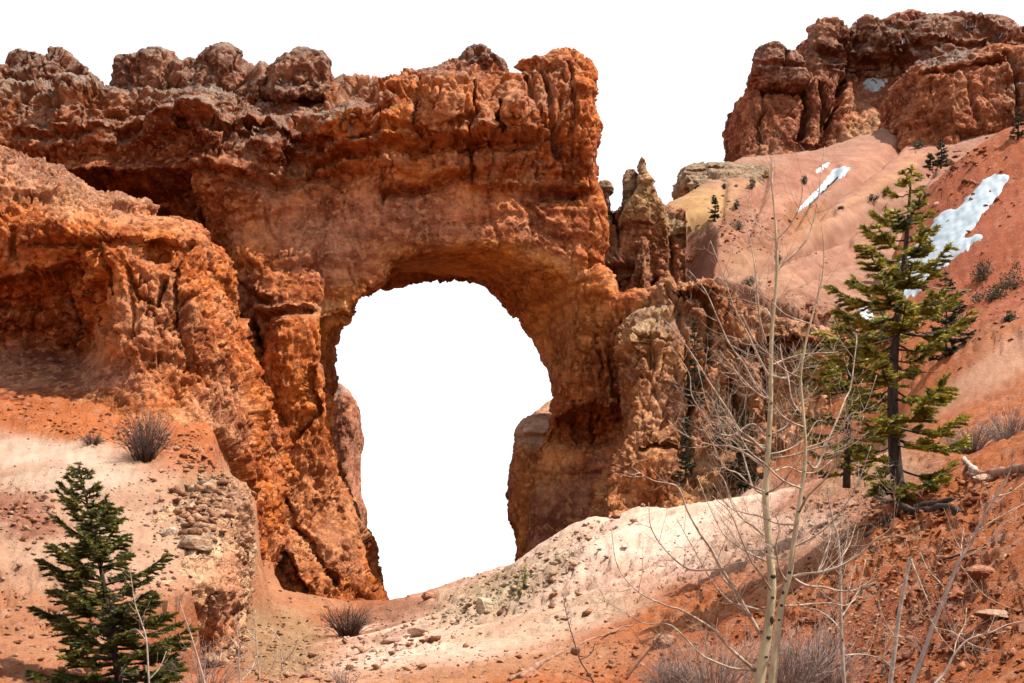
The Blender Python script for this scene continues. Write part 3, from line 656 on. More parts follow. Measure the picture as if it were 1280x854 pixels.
mid = build_mass('rock_cliff', 86, (73, 104), midP, midFr, 101, 0.50, 2,
    [('c', [(855, 330), (870, 400), (872, 470), (868, 560)], 10.0, 1.6), ('b', 815, 405, 24, 20, 0, 1.2), ('o', [(862, 334), (890, 330), (905, 335)], 1.6, 50), ('c', [(860, 560), (862, 610)], 12.8, 2.2), ('b', 815, 590, 34, 34, -20, 1.6), ('c', [(925, 480), (930, 540), (926, 600)], 16.5, 2.5),
     ('o', [(930, 415), (980, 405), (1050, 425)], 1.3, 30), ('c', [(955, 410), (965, 470), (960, 520)], 10.2, 1.9), ('c', [(1000, 420), (1005, 480)], 10.2, 1.9), ('o', [(795, 556), (830, 548), (860, 560)], .8, 14), ('b', 900, 590, 20, 30, 10, 1.0),
     ('c', [(900, 350), (905, 400), (900, 450)], 9.0, 1.8), ('o', [(790, 400), (850, 405)], .5, 14)], None, .9, (.38, .165, .062),
    [(800, 400, 60, 40, 0, (.46, .28, .12), .7), (835, 500, 36, 60, 15, (.44, .22, .095), .65), (810, 600, 50, 34, -10, (.42, .14, .042), .85), (890, 600, 60, 36, 10, (.42, .28, .13), .6), (880, 400, 30, 70, 0, DEEP, .5), (980, 440, 90, 60, 0, (.25, .095, .045), .6), (1010, 560, 110, 50, 0, (.32, .15, .08), .6),
     (890, 328, 40, 14, 0, (.40, .26, .15), .7), (850, 560, 24, 50, 0, BROWN, .5), (930, 560, 40, 60, 0, (.14, .06, .035), .6), (1000, 400, 90, 16, 12, (.42, .26, .17), .6)], [(830, 400, 60, 40, 0, .5), (835, 490, 40, 60, 0, .15)],
    lambda P: wpx(P, (.8, .5, .4, 1.3), [(835, 500, 30, 60, (.7, .5, .4, .9)), (810, 600, 50, 40, (.5, .2, .3, 1.0)), (960, 450, 80, 50, (.9, .8, .4, 1.2))]), mat=ROCK,
    gw=dict(big=.35, blk=1.0, crk=.8, strat=.5, flute=.6, fine=0.060, small=0.11), seed=5, hid=[(750, 650, 1140, 950), (1085, 440, 1140, 950)])
tag(mid, 'rugged brown and cream cliff with slim dark firs in its clefts, beside the arch', 'cliff')

# ---- the far cliff at upper right, with the rock perched on its left end
farP = [(924, 200), (923, 190), (931, 160), (930, 127), (934, 105), (937, 98), (959, 96), (969, 97), (984, 96), (1003, 98), (1011, 97), (1015, 76), (1019, 38), (1026, 18), (1040, 16), (1055, 15), (1060, 26), (1066, 28), (1078, 13), (1098, 10), (1120, 8),
    (1136, 2), (1150, -3), (1162, -1), (1172, 8), (1200, 10), (1235, 13), (1262, 16), (1280, 26), (1340, 36), (1400, 38), (1400, 230), (924, 230)]
farFr = [(920, 110, 189), (920, 190, 186), (960, 130, 187), (985, 180, 185), (1010, 100, 190), (1015, 180, 186), (1030, 50, 190), (1045, 120, 187), (1040, 180, 185), (1090, 60, 192), (1090, 100, 198), (1100, 130, 195), (1090, 160, 188), (1130, 60, 190), (1130, 120, 193),
    (1150, 30, 193), (1200, 40, 190), (1200, 90, 186), (1260, 50, 190), (1260, 100, 186), (1200, 200, 182), (1280, 200, 180), (1390, 60, 190), (1390, 200, 180)]
far = build_mass('far_cliff', 190, (170, 212), farP, farFr, 209, 0.98, 2,
    [('c', [(1003, 90), (1002, 140), (990, 190)], 11.5, 6.2), ('c', [(1062, 45), (1060, 80), (1040, 130), (1020, 190)], 11.5, 5.0), ('c', [(1025, 110), (1022, 150), (1018, 190)], 9.0, 3.8), ('c', [(948, 115), (945, 190)], 9.0, 2.5), ('c', [(1080, 40), (1085, 80)], 9.0, 2.5), ('c', [(1130, 45), (1135, 90)], 11.5, 3.8),
     ('o', [(925, 108), (960, 106), (1000, 106)], 1.6, 16), ('o', [(1025, 60), (1060, 64), (1100, 60), (1130, 66)], 1.8, 24), ('o', [(1150, 45), (1200, 48), (1270, 56)], 1.5, 20), ('b', 1120, 45, 14, 16, 0, 2), ('b', 1180, 55, 16, 14, 0, 2), ('b', 1225, 60, 14, 14, 0, 2),
     ('b', 1105, 125, 40, 24, -30, 2.0)], None, tint=(.27, .085, .04), splats=
    [(1180, 25, 150, 22, 0, DARKRED, .7), (1060, 60, 70, 40, 0, (.18, .07, .04), .7), (955, 150, 40, 50, 0, (.36, .125, .055), .6), (1055, 150, 30, 40, 0, (.38, .14, .06), .6), (1130, 130, 40, 26, -40, (.40, .17, .085), .6), (1150, 14, 30, 10, 0, (.30, .06, .03), .8),
     (1100, 60, 60, 20, 0, (.20, .09, .045), .6), (1105, 150, 70, 20, -25, (.38, .24, .12), .6)], cap=[(1180, 50, 160, 40, 0, .6), (1060, 60, 60, 40, 0, .4), (1080, 90, 60, 10, 0, .5)],
    wts=lambda P: wpx(P, (.7, .7, .7, .8), [(960, 150, 60, 50, (.4, 1.3, .3, .6)), (1105, 125, 50, 30, (.2, .1, .3, .6))]), mat=ROCKFAR, k=1.8,
    gw=dict(big=.3, blk=.7, crk=.7, strat=.6, flute=.4, fine=0.060, small=0.10), grow=.1, rnd=.5, seed=6)
tag(far, 'tall far red cliff on the right skyline with snow in its folds', 'cliff')
perP = [(944, 92), (948, 84), (952, 78), (954, 66), (958, 58), (968, 55), (976, 60), (982, 70), (986, 66), (992, 66), (998, 78), (1001, 84), (1000, 92), (1004, 99), (1004, 104), (956, 104), (954, 97)]
per = build_mass('perched_rock', 188, (181, 196), perP, [(950, 80, 187), (970, 60, 187), (970, 80, 185.5), (970, 100, 187), (995, 80, 187), (995, 100, 186)], 193, 0.6, 2, [('c', [(983, 68), (981, 84)], 7.8, 1.9), ('o', [(950, 80), (975, 82), (1000, 86)], .9, 8)], None, .8,
    (.24, .085, .045), [(975, 85, 30, 10, 0, (.17, .075, .05), .6)], .5, lambda P: wpx(P, (.7, .3, .8, .8), []), mat=ROCKFAR, k=1.2, gw=dict(big=.08, blk=.35, crk=.3, strat=.4, flute=.0, fine=0.050, small=0.10), grow=.35, seed=7)
tag(per, 'dark knobbly rock perched on the left end of the far cliff', 'perched rock')
btP = [(1139, 185), (1140, 150), (1142, 120), (1140, 100), (1148, 88), (1152, 74), (1165, 66), (1185, 62), (1215, 60), (1245, 52), (1262, 50), (1280, 56), (1340, 60), (1400, 60), (1400, 230), (1139, 230)]
bt = build_mass('rock_butte', 166, (152, 182), btP, [(1145, 100, 168), (1150, 170, 165), (1180, 80, 166), (1190, 120, 163), (1190, 175, 162), (1230, 70, 167), (1230, 120, 164), (1240, 170, 162), (1280, 70, 165), (1280, 130, 160), (1290, 180, 158), (1390, 100, 162)], 179, .8, 2,
    [('c', [(1206, 90), (1204, 140), (1210, 180)], 10.2, 1.9), ('c', [(1258, 60), (1262, 110), (1256, 160)], 11.5, 3.8), ('b', 1158, 96, 14, 12, 0, 2), ('o', [(1150, 90), (1190, 84), (1250, 80)], 1.5, 16), ('o', [(1140, 140), (1160, 142)], .8, 12)], None, 1.5, (.33, .105, .042),
    [(1200, 75, 60, 14, 0, (.36, .16, .09), .6), (1220, 130, 60, 50, 0, (.36, .12, .05), .5), (1270, 110, 24, 40, 0, DEEP, .7)], [(1170, 70, 60, 22, 0, .9), (1275, 100, 30, 26, 0, .7)],
    lambda P: wpx(P, (.6, .5, .7, .8), []), mat=ROCKFAR, k=1.5, gw=dict(big=.3, blk=.8, crk=.6, strat=.6, flute=.5, fine=0.080, small=0.140), seed=8)
tag(bt, 'squat red rock butte standing in front of the far cliff at the right edge', 'rock butte')

# ---- the pinnacles standing on it
for (pl, Yr_, lab, col) in [([(772, 350), (782, 272), (788, 256), (793, 247), (797, 239), (800, 228), (801, 214), (801, 205), (803, 197), (806, 205), (806, 214), (808, 226), (812, 236), (817, 246), (823, 257), (830, 272), (840, 350)], 124.5, 'yellow pointed pinnacle, tallest on the dark cliff right of the arch', (.40, .25, .10)),
      ([(781, 262), (783, 240), (782, 222), (785, 216), (790, 215), (793, 220), (792, 240), (794, 262)], 126.5, 'slender grey-brown pinnacle just left of the pointed yellow one', (.24, .16, .085)),
      ([(744, 266), (748, 250), (750, 244), (749, 238), (753, 232), (759, 235), (760, 242), (757, 250), (760, 266)], 127, 'small knob-headed pinnacle next to the arch wall', (.22, .13, .07))]:
    cx = sum(p[0] for p in pl) / len(pl)
    pn = build_mass('rock_pinnacle', Yr_, (Yr_ - 4, Yr_ + 4), pl, [(pl[0][0], 270, Yr_ - .8), (cx, 200, Yr_ - .4), (cx, 290, Yr_ - .9), (cx, 345, Yr_ + .3), (cx, 262, Yr_ - 1.3), (pl[-1][0], 270, Yr_ - .8), (cx, 235, Yr_ - 1.2)], Yr_ + 1.5, 0.30, 2, (), None, rnd=.25, grow=.12, tint=col, splats=[(cx, 310, 60, 55, 0, (.33, .115, .042), .95)], cap=.2,
        wts=lambda P: wpx(P, (.4, .1, 1.0, .8), []), mat=ROCK, gw=dict(big=.06, blk=.25, crk=.15, strat=.35, flute=.1, fine=.05, small=.10), seed=30 + int(Yr_))
    tag(pn, lab, 'pinnacle', 'pinnacles on the dark cliff')
# ---- yellowish knob where the pink hill meets the sky
knP = [(858, 232), (861, 214), (870, 208), (880, 206), (888, 210), (900, 204), (916, 198), (930, 196), (950, 210), (940, 240), (870, 245)]
kn = build_mass('rock_outcrop', 145, (138, 154), knP, [(870, 220, 143), (880, 235, 141), (910, 215, 144), (930, 225, 143)], 152, 0.6, 2, [('o', [(862, 216), (885, 216), (900, 215)], .5, 8)], None, 1.0, (.33, .22, .11), [(875, 222, 20, 16, 0, (.24, .14, .08), .6)], .5,
    lambda P: wpx(P, (.6, .2, .6, 1.0), []), mat=ROCK, gw=dict(big=.2, blk=.6, crk=.4, strat=.5, flute=.2, fine=0.060, small=0.140), seed=9)
tag(kn, 'low yellowish rock knob on the skyline left of the far cliff', 'rock outcrop')

# ---- outcrops set back along the rim, each its own rock
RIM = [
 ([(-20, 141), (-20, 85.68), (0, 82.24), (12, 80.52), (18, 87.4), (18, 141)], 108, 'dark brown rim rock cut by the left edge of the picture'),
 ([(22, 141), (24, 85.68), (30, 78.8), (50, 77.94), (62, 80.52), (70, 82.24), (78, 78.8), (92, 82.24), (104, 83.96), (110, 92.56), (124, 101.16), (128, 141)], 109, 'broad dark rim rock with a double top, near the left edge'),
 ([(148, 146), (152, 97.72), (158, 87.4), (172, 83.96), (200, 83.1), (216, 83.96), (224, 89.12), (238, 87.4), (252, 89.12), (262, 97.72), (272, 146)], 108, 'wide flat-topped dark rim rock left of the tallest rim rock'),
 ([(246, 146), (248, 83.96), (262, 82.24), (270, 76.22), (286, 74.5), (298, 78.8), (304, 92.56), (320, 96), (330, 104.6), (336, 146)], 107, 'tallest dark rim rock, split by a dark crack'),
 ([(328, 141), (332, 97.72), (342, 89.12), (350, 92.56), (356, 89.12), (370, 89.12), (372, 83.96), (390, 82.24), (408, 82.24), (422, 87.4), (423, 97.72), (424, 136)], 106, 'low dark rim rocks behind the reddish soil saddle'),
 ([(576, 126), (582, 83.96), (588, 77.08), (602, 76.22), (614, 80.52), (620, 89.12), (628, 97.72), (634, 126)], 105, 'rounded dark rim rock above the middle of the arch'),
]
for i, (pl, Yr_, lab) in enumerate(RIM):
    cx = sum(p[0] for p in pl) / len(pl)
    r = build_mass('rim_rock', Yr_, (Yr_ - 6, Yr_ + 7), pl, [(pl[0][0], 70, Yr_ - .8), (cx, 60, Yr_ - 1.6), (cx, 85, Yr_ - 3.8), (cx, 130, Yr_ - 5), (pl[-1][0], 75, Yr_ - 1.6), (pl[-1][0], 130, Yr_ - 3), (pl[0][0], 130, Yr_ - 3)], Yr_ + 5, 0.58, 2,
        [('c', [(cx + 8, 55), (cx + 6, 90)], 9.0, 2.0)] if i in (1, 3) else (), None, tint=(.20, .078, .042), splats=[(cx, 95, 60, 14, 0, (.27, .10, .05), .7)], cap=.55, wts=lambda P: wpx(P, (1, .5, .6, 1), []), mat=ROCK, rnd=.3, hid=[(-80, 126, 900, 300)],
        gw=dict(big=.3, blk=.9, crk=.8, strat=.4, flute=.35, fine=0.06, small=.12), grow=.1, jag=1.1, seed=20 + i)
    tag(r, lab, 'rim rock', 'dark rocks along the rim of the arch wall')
# ================================================================== the ground
def fan_mesh(name, zf, Y0, Y1, ny, a0, a1, nx, origin_y=0.0):
    """height field on a fan of ground points"""
    ys = np.geomspace(Y0, Y1, ny); an = np.linspace(a0, a1, nx)
    # beyond the surveyed part the ground goes on, gently rising away
    out_r = a1 + np.geomspace(.01, .9, 26); out_l = (a0 - np.geomspace(.01, .9, 26))[::-1] if a0 < 0 else np.zeros(0)
    an = np.concatenate([out_l, an, out_r]); nx = len(an); lo_ = len(out_l)
    Y = np.repeat(ys[:, None], nx, 1); ac = np.clip(an, a0, a1)
    Zz = zf(ac[None, :] * ys[:, None], Y); X = an[None, :] * ys[:, None]
    Zz = Zz + np.abs(an - ac)[None, :] * ys[:, None] * .22
    V = np.stack([X, Y, Zz], -1).reshape(-1, 3)
    i = np.arange(ny - 1)[:, None] * nx + np.arange(nx - 1)[None]
    Q = np.stack([i, i + 1, i + 1 + nx, i + nx], -1).reshape(-1, 4)
    return V, Q
T1 = [(0, 854, 28), (140, 862, 30), (250, 850, 36), (330, 858, 38), (300, 825, 50), (340, 790, 66), (350, 757, 80), (390, 745, 88), (440, 854, 28), (640, 854, 26), (850, 854, 25), (1000, 862, 23), (1140, 862, 19), (1280, 854, 15),
 (430, 820, 42), (470, 800, 55), (440, 775, 82), (500, 757, 93), (535, 751, 94), (565, 738, 91), (600, 716, 87), (650, 703, 84), (700, 692, 80), (690, 702, 68), (655, 712, 70), (740, 672, 62), (620, 724, 74), (730, 690, 54), (560, 790, 45), (640, 765, 52), (640, 800, 36), (700, 790, 37), (760, 740, 44), (850, 760, 34),
 (1000, 740, 29), (1140, 740, 23.5), (1280, 740, 19), (712, 672, 79), (742, 645, 76), (800, 633, 68), (880, 628, 61), (950, 626, 54), (1000, 618, 49), (800, 690, 52), (900, 680, 45), (1000, 670, 38), (1060, 652, 34), (1125, 624, 30), (1200, 610, 28), (1280, 596, 26), (1280, 660, 22),
 (1100, 570, 46), (1180, 545, 46), (1280, 530, 38), (1150, 480, 66), (1280, 440, 60), (1220, 400, 75), (1280, 360, 80), (1230, 300, 88), (1280, 230, 96), (1160, 340, 92), (1095, 405, 90), (1200, 200, 106), (1280, 160, 108), (1165, 230, 106), (1155, 290, 99),
 (280, 800, 62), (300, 770, 72), (310, 740, 80), (280, 852, 46), (240, 870, 40)]
TL = [(0, 548, 71), (100, 562, 68), (200, 582, 65), (285, 600, 64), (0, 620, 58), (150, 640, 56), (250, 650, 55), (300, 625, 60), (0, 700, 46), (120, 720, 45), (220, 715, 48), (285, 700, 51), (0, 780, 36), (120, 790, 36), (200, 775, 42), (272, 745, 47),
 (0, 500, 77), (150, 510, 76), (280, 540, 76), (-100, 600, 66), (-100, 800, 40), (0, 854, 28), (140, 862, 30), (40, 860, 24), (-60, 480, 82)]
pts, vals = [], []
for p in T1:
    q = at(*p); pts.append((q[0], q[1])); vals.append(q[2])
for q in [(0, 0, 0), (-10, 4, -.8), (10, 3, 2.0), (0, 8, 0.0), (16, 66, 5.5), (10, 74, 4.5), (12, 98, 5), (-5, 115, -2), (20, 130, 8), (50, 125, 22), (60, 60, 20), (-50, 100, 4), (-40, 30, 4), (-30, 115, 0), (20, 20, 7), (45, 30, 17), (-8, 14, -1), (-14, 78, 0.2), (-12, 66, -.6)]:
    pts.append(q[:2]); vals.append(q[2])
_t1 = tps(pts, vals, .01)
_q = [at(*p) for p in TL]
_tl = tps([(q[0], q[1]) for q in _q] + [(-50, 100), (-40, 20), (-8, 14), (0, 0), (-10, 4)], [q[2] for q in _q] + [8, 2, -1, 0, -.8], .01)
_e = [at(*p) for p in [(190, 890, 33), (200, 860, 37), (203, 805, 41), (222, 768, 44.2), (272, 750, 46.6), (281, 745, 47.6), (285, 700, 51), (290, 655, 57), (304, 615, 65), (312, 590, 72), (300, 540, 90)]]
def edge_x(Y): return np.interp(Y, [e_[1] for e_ in _e], [e_[0] for e_ in _e])
def z1(X, Y):
    sx = X - edge_x(Y) + vnoise(np.stack([X, Y, 0 * X], -1), .5, 4) * 1.1
    wd = np.interp(Y, [25, 36, 42, 56, 63, 68, 90], [6, 4, .7, .7, 2.0, 4.5, 5])
    tt = sstep(-.5, .5, (sx + np.interp(Y, [36, 40, 66, 74], [0, 1.4, 1.4, 0])) / wd)
    Z = _tl(X, Y) * (1 - tt) + _t1(X, Y) * tt
    px = 640 + FPX * X / (Y * 1.02)
    ym = np.interp(px, [900, 1040, 1075, 1110, 1150, 1175, 1280], [90, 90, 94, 99, 105, 110, 118])
    return Z - np.maximum(0, Y - ym) ** 1.3 * .9
EDGE_A, EDGE_B = at(305, 600, 68), at(255, 830, 42)
V, Q = fan_mesh('slope', z1, 3.5, 124, 400, -0.43, 0.43, 400)
# drop where the gully runs beside the plateau: a bank, not a ramp
print('terrain', round(time.time() - T0, 1))
SPL1 = [(960, 760, 420, 160, 0, REDSOIL, 1.0), (1150, 600, 240, 120, 20, REDSOIL, .9), (560, 840, 300, 34, -6, (0.285, 0.146, 0.077), .85), (1080, 800, 200, 70, 0, (0.205, 0.059, 0.021), .7), (700, 705, 240, 76, -25, (.45, .32, .26), 1.0), (860, 670, 210, 56, -6, (.52, .41, .345), .95), (580, 790, 220, 44, -12, (.50, .37, .30), .9),
  (650, 740, 100, 34, -40, (0.285, 0.248, 0.161), .55), (590, 745, 60, 30, -30, (0.260, 0.223, 0.124), .55), (700, 775, 130, 26, -15, (0.341, 0.248, 0.180), .8), (520, 752, 40, 14, 0, (0.186, 0.087, 0.050), .8), (480, 770, 50, 20, 0, (0.155, 0.068, 0.037), .7),
  (950, 690, 90, 50, 0, (0.273, 0.149, 0.093), .6), (1040, 630, 80, 30, 0, (0.260, 0.124, 0.074), .7), (1230, 470, 120, 36, -28, PALE, .55), (1100, 585, 80, 40, -20, (0.248, 0.161, 0.105), .7), (1240, 410, 90, 24, -32, (0.248, 0.105, 0.050), .7), (1230, 290, 130, 130, 0, (0.205, 0.053, 0.020), .95), (1240, 350, 90, 30, -25, (0.236, 0.071, 0.028), .5),
  (110, 650, 260, 110, 8, (.275, .178, .122), 1.0), (60, 575, 120, 36, 8, (.33, .26, .21), .9), (60, 780, 160, 60, 0, (0.273, 0.130, 0.068), .85), (20, 640, 60, 36, 20, (0.174, 0.062, 0.034), .85), (100, 852, 200, 30, 0, (0.236, 0.093, 0.043), .8), (260, 620, 60, 40, 0, (0.279, 0.186, 0.118), .8),
  (90, 520, 220, 26, 8, REDSOIL, .95), (340, 800, 80, 60, 0, (0.205, 0.136, 0.074), .9), (380, 740, 80, 40, 0, (0.260, 0.124, 0.062), .9), (220, 840, 60, 30, 0, (0.248, 0.093, 0.043), .7)]
me = mesh_from('slope', V, Q)
slope = link('slope', me)
P = get_co(me)
px, py = project(P)
rgh = zones(P, np.full((len(P), 1), .7), [(x, y, rx, ry, r_, v_, 1.0) for (x, y, rx, ry, r_, v_) in [(1120, 740, 300, 130, 0, 1.3), (700, 720, 140, 50, -25, .9), (850, 660, 150, 30, -5, .55), (600, 800, 200, 24, -8, .6), (60, 575, 130, 30, 8, .3), (150, 650, 200, 60, 8, .6),
    (1240, 300, 120, 120, 0, .5), (1220, 480, 140, 36, -28, .25), (120, 800, 200, 60, 0, .9), (20, 640, 50, 34, 20, 1.4), (600, 745, 90, 30, -30, 1.0)]])[:, 0]
dist = np.linalg.norm(P - np.array(EYE), axis=1)
for nm in ('wb', 'wf', 'ws'): set_attr(me, nm, np.ones(len(P)))
set_attr(me, 'wr', rgh * np.clip(dist / 45, .28, 1.0))
me = bake_group(slope, weather_group('slope_weather', 0, big=.10, fine=.07, crk=.25, small=.10, terrain=True))
P = get_co(me)
set_attr(me, 'tint', zones(P, REDSOIL, SPL1, warp=16, wsc=.18)); set_attr(me, 'cap', rgh)
me.materials.clear(); me.materials.append(SOIL)
tag(slope, kind='structure')

# the raised plateau edge at lower left, a block of rock with a rubble top
_pt = [(200, 588, 66), (290, 603, 66), (302, 612, 64), (230, 640, 57), (290, 650, 58), (220, 690, 51), (278, 690, 52), (215, 735, 46.5), (272, 742, 47), (150, 700, 49), (150, 600, 64), (260, 790, 41), (200, 790, 41), (310, 620, 66)]
_pw = [at(*p) for p in _pt]
ptop = tps([(q[0], q[1]) for q in _pw], [q[2] + .12 for q in _pw], .05)
plP = [(196, 560), (430, 560), (430, 900), (196, 900)]
pl_ = build_mass('rock_ledge', 55, (40.5, 72), plP, [(200, 600, 45), (290, 600, 45), (200, 740, 45), (250, 742, 45.5), (280, 700, 46), (290, 640, 46), (276, 760, 47.0), (240, 780, 46.5), (210, 780, 45), (270, 830, 47.5), (200, 860, 45)], 69, 0.40, 2,
    [('c', [(285, 600), (288, 655)], 4, .8), ('o', [(215, 752), (250, 748), (280, 742)], .8, 60), ('c', [(284, 712), (283, 780)], 5, 1.0)], None, .5, (.45, .28, .17),
    [(245, 785, 46, 34, 0, (.36, .125, .05), .95), (284, 720, 14, 80, 0, (.38, .16, .08), .8), (292, 650, 18, 20, 0, (.34, .14, .07), .6), (260, 640, 60, 50, 0, (.46, .33, .22), .8)], .0,
    lambda P: wpx(P, (.8, .2, .7, 1.8), [(245, 780, 40, 30, (.4, .5, .1, .6))]), mat=ROCK, gw=dict(big=.12, blk=.5, crk=.35, strat=.35, flute=.3, fine=.10, small=.16), k=.75, top=ptop, side=lambda Y: edge_x(Y) + .25, hid=[(-80, 500, 190, 950)], seed=11)
tag(pl_, 'pale rubble-topped rock ledge ending in a small shaded drop, left foreground', 'rock ledge')

# the pink hill under the far cliffs
T2 = [(800, 282, 122), (830, 262, 128), (860, 248, 133), (900, 222, 142), (930, 200, 150), (960, 195, 155), (1000, 193, 160), (1040, 186, 165), (1090, 172, 170), (1140, 154, 175), (1150, 170, 170), (1180, 186, 160), (1230, 175, 158), (1280, 160, 160), (1360, 150, 160),
 (850, 285, 117), (900, 290, 116), (900, 250, 130), (950, 240, 135), (950, 290, 117), (920, 320, 106), (1000, 230, 142), (1000, 280, 124), (1060, 220, 145), (1060, 250, 138), (1100, 230, 142), (1060, 290, 124), (980, 320, 110), (1130, 210, 148), (1120, 250, 134),
 (900, 345, 98), (940, 360, 95), (980, 380, 92), (1040, 400, 90), (1000, 350, 100), (1060, 340, 108), (1060, 370, 98), (1120, 300, 120), (1120, 350, 106), (1180, 300, 118), (1150, 410, 96), (1200, 240, 135), (1100, 430, 88), (880, 335, 99)]
pts, vals = [], []
for p in T2:
    q = at(*p); pts.append((q[0], q[1])); vals.append(q[2])
_t2 = tps(pts, vals, .006)
GUL = [([(1010, 300), (1060, 268), (1120, 228), (1170, 200)], 6, 2.2), ([(905, 332), (960, 322), (1040, 290), (1100, 262), (1150, 240)], 8, 3.2), ([(1020, 262), (1060, 232), (1110, 195), (1130, 175)], 5, 1.4), ([(990, 272), (1010, 240), (1040, 212)], 9, 1.6), ([(880, 290), (930, 262)], 8, .5),
       ([(940, 345), (1000, 330), (1060, 302)], 5, .9), ([(930, 300), (985, 285), (1040, 262)], 5, .8), ([(1080, 262), (1130, 222)], 4, .8), ([(1030, 300), (1075, 280), (1120, 250), (1165, 215)], 5, 1.2), ([(905, 232), (900, 270)], 5, .7), ([(960, 205), (950, 250), (930, 300)], 6, .7), ([(1010, 345), (1060, 322), (1110, 290)], 4, .7), ([(985, 395), (1040, 365)], 6, .6), ([(960, 372), (1040, 330), (1100, 300)], 7, .5)]
def hill_lip(px): return np.interp(px, [760, 800, 830, 852, 866, 876, 900, 940, 1000, 1060, 1400], [128, 128, 128, 128, 128, 101, 97.5, 94.5, 91.5, 90, 86])
def z2(X, Y):
    Z = _t2(X, Y); px, py = project(np.stack([X, Y, Z], -1))
    for pl, wd, am in GUL: Z = Z - am * np.exp(-(dline(pl, px, py) / wd) ** 2)
    # the hill falls away behind its crest
    cr = np.interp(px, [780, 800, 860, 930, 1040, 1090, 1140, 1180, 1400], [120, 124, 135, 152, 167, 173, 179, 181, 182])
    lip = hill_lip(px)
    return Z - np.maximum(0, Y - cr) ** 1.2 * .8 - np.minimum(np.maximum(0, lip - Y) ** 1.1 * 3.0, 9) * (px > 868) - np.minimum(np.maximum(0, 898 - px) ** 1.3 * .08, 9)  * (px > 820) * sstep(126, 119, Y)
V, Q = fan_mesh('hill', z2, 81, 188, 330, 0.07, 0.44, 250)
# keep the hill inside its own outline; the cliff line below and the crest above bound it
px, py = project(V)
lo = hill_lip(px) - np.where(px > 868, 4.5, 1.0); lo = np.where((px > 856) & (px <= 870), 101, lo)
keep = V[:, 1] > lo
me = mesh_from('hill', V, Q[keep[Q].all(1)])
# skirt of the hill: far row drops down so that it is a body of earth rather than a sheet
hill = link('hill', me); P = get_co(me)
for nm in ('wb', 'wf', 'ws'): set_attr(me, nm, np.ones(len(P)))
set_attr(me, 'wr', zones(P, np.full((len(P), 1), .45), [(930, 290, 60, 40, 0, .9, 1), (1000, 385, 110, 24, 14, 1.2, 1)])[:, 0])
me = bake_group(hill, weather_group('hill_weather', 0, big=.25, fine=.10, crk=.3, small=.2, terrain=True, k=1.5, seed=3))
P = get_co(me)
set_attr(me, 'tint', zones(P, (.210, .114, .082), [(880, 318, 40, 40, 0, (.15, .06, .035), .9), (940, 300, 60, 30, 20, (.17, .08, .045), .6), (1080, 300, 60, 20, -25, (.19, .085, .055), .5), (1010, 210, 40, 16, -10, (.17, .075, .05), .5), (850, 260, 70, 34, -20, (0.224, 0.140, 0.062), .9), (960, 280, 80, 60, 0, (0.185, 0.076, 0.039), .7), (1010, 270, 30, 30, -30, (0.202, 0.090, 0.034), .6), (1120, 200, 90, 40, -25, (0.246, 0.118, 0.076), .6), (1020, 330, 120, 30, -25, (0.246, 0.123, 0.084), .6),
    (950, 340, 60, 30, 15, (0.235, 0.140, 0.084), .7), (1000, 390, 100, 20, 12, (0.213, 0.095, 0.050), .6), (1000, 220, 70, 24, 0, (0.202, 0.087, 0.056), .7), (1180, 200, 30, 24, 0, (0.157, 0.062, 0.034), .5), (1000, 240, 120, 9, -32, (.29, .15, .105), .7), (1060, 262, 150, 8, -30, (.16, .075, .045), .6), (1010, 300, 150, 8, -28, (.30, .17, .11), .7), (1090, 235, 120, 8, -33, (.28, .16, .09), .6), (960, 335, 150, 8, -24, (.17, .075, .045), .5), (1120, 275, 110, 8, -33, (.15, .07, .045), .5), (880, 262, 50, 22, -25, (.28, .18, .075), .8), (930, 225, 50, 12, -20, (.28, .16, .08), .6)], warp=8)); set_attr(me, 'cap', zones(P, np.full((len(P), 1), .35), [(930, 290, 60, 40, 0, .8, 1), (1000, 385, 110, 24, 14, 1.0, 1)])[:, 0])
me.materials.clear(); me.materials.append(SOIL)
tag(hill, kind='structure')

# the wide ground everything stands on, out to the horizon
gm = mesh_from('ground', [(-4000, -500, -6), (4000, -500, -6), (4000, 6500, -6), (-4000, 6500, -6)], [(0, 1, 2, 3)])
set_attr(gm, 'tint', np.tile(REDSOIL, (4, 1))); set_attr(gm, 'cap', np.zeros(4))
ground = link('ground', gm, None, SOIL); tag(ground, kind='structure')
print('ground done', round(time.time() - T0, 1))

# ------------------------------------------------------------------ a way to set things down on what has been built
class Ground:
    def __init__(s, objs):
        s.tr = []
        for o in objs:
            me = o.data; v = get_co(me); lp = np.empty(len(me.loops), np.int32); me.loops.foreach_get('vertex_index', lp)
            s.tr.append(BVHTree.FromPolygons(v.tolist(), lp.reshape(-1, 4).tolist()))
    def hit(s, px, py):
        d = Vector(at(px, py, 50.0)) - EYE; d.normalize(); best = None
        for t in s.tr:
            h = t.ray_cast(EYE, d, 400)
            if h[0] is not None and (best is None or h[3] < best[3]): best = h
        return best
    def down(s, x, y):
        best = None
        for t in s.tr:
            h = t.ray_cast(Vector((x, y, 80)), Vector((0, 0, -1)), 200)
            if h[0] is not None and (best is None or h[0].z > best[0].z): best = h
        return best
GR = Ground([slope, pl_])
GH = Ground([hill, slope, far, bt])
GA = Ground([slope, pl_, hill, but, mid, arch, hoo])
print('bvh', round(time.time() - T0, 1))
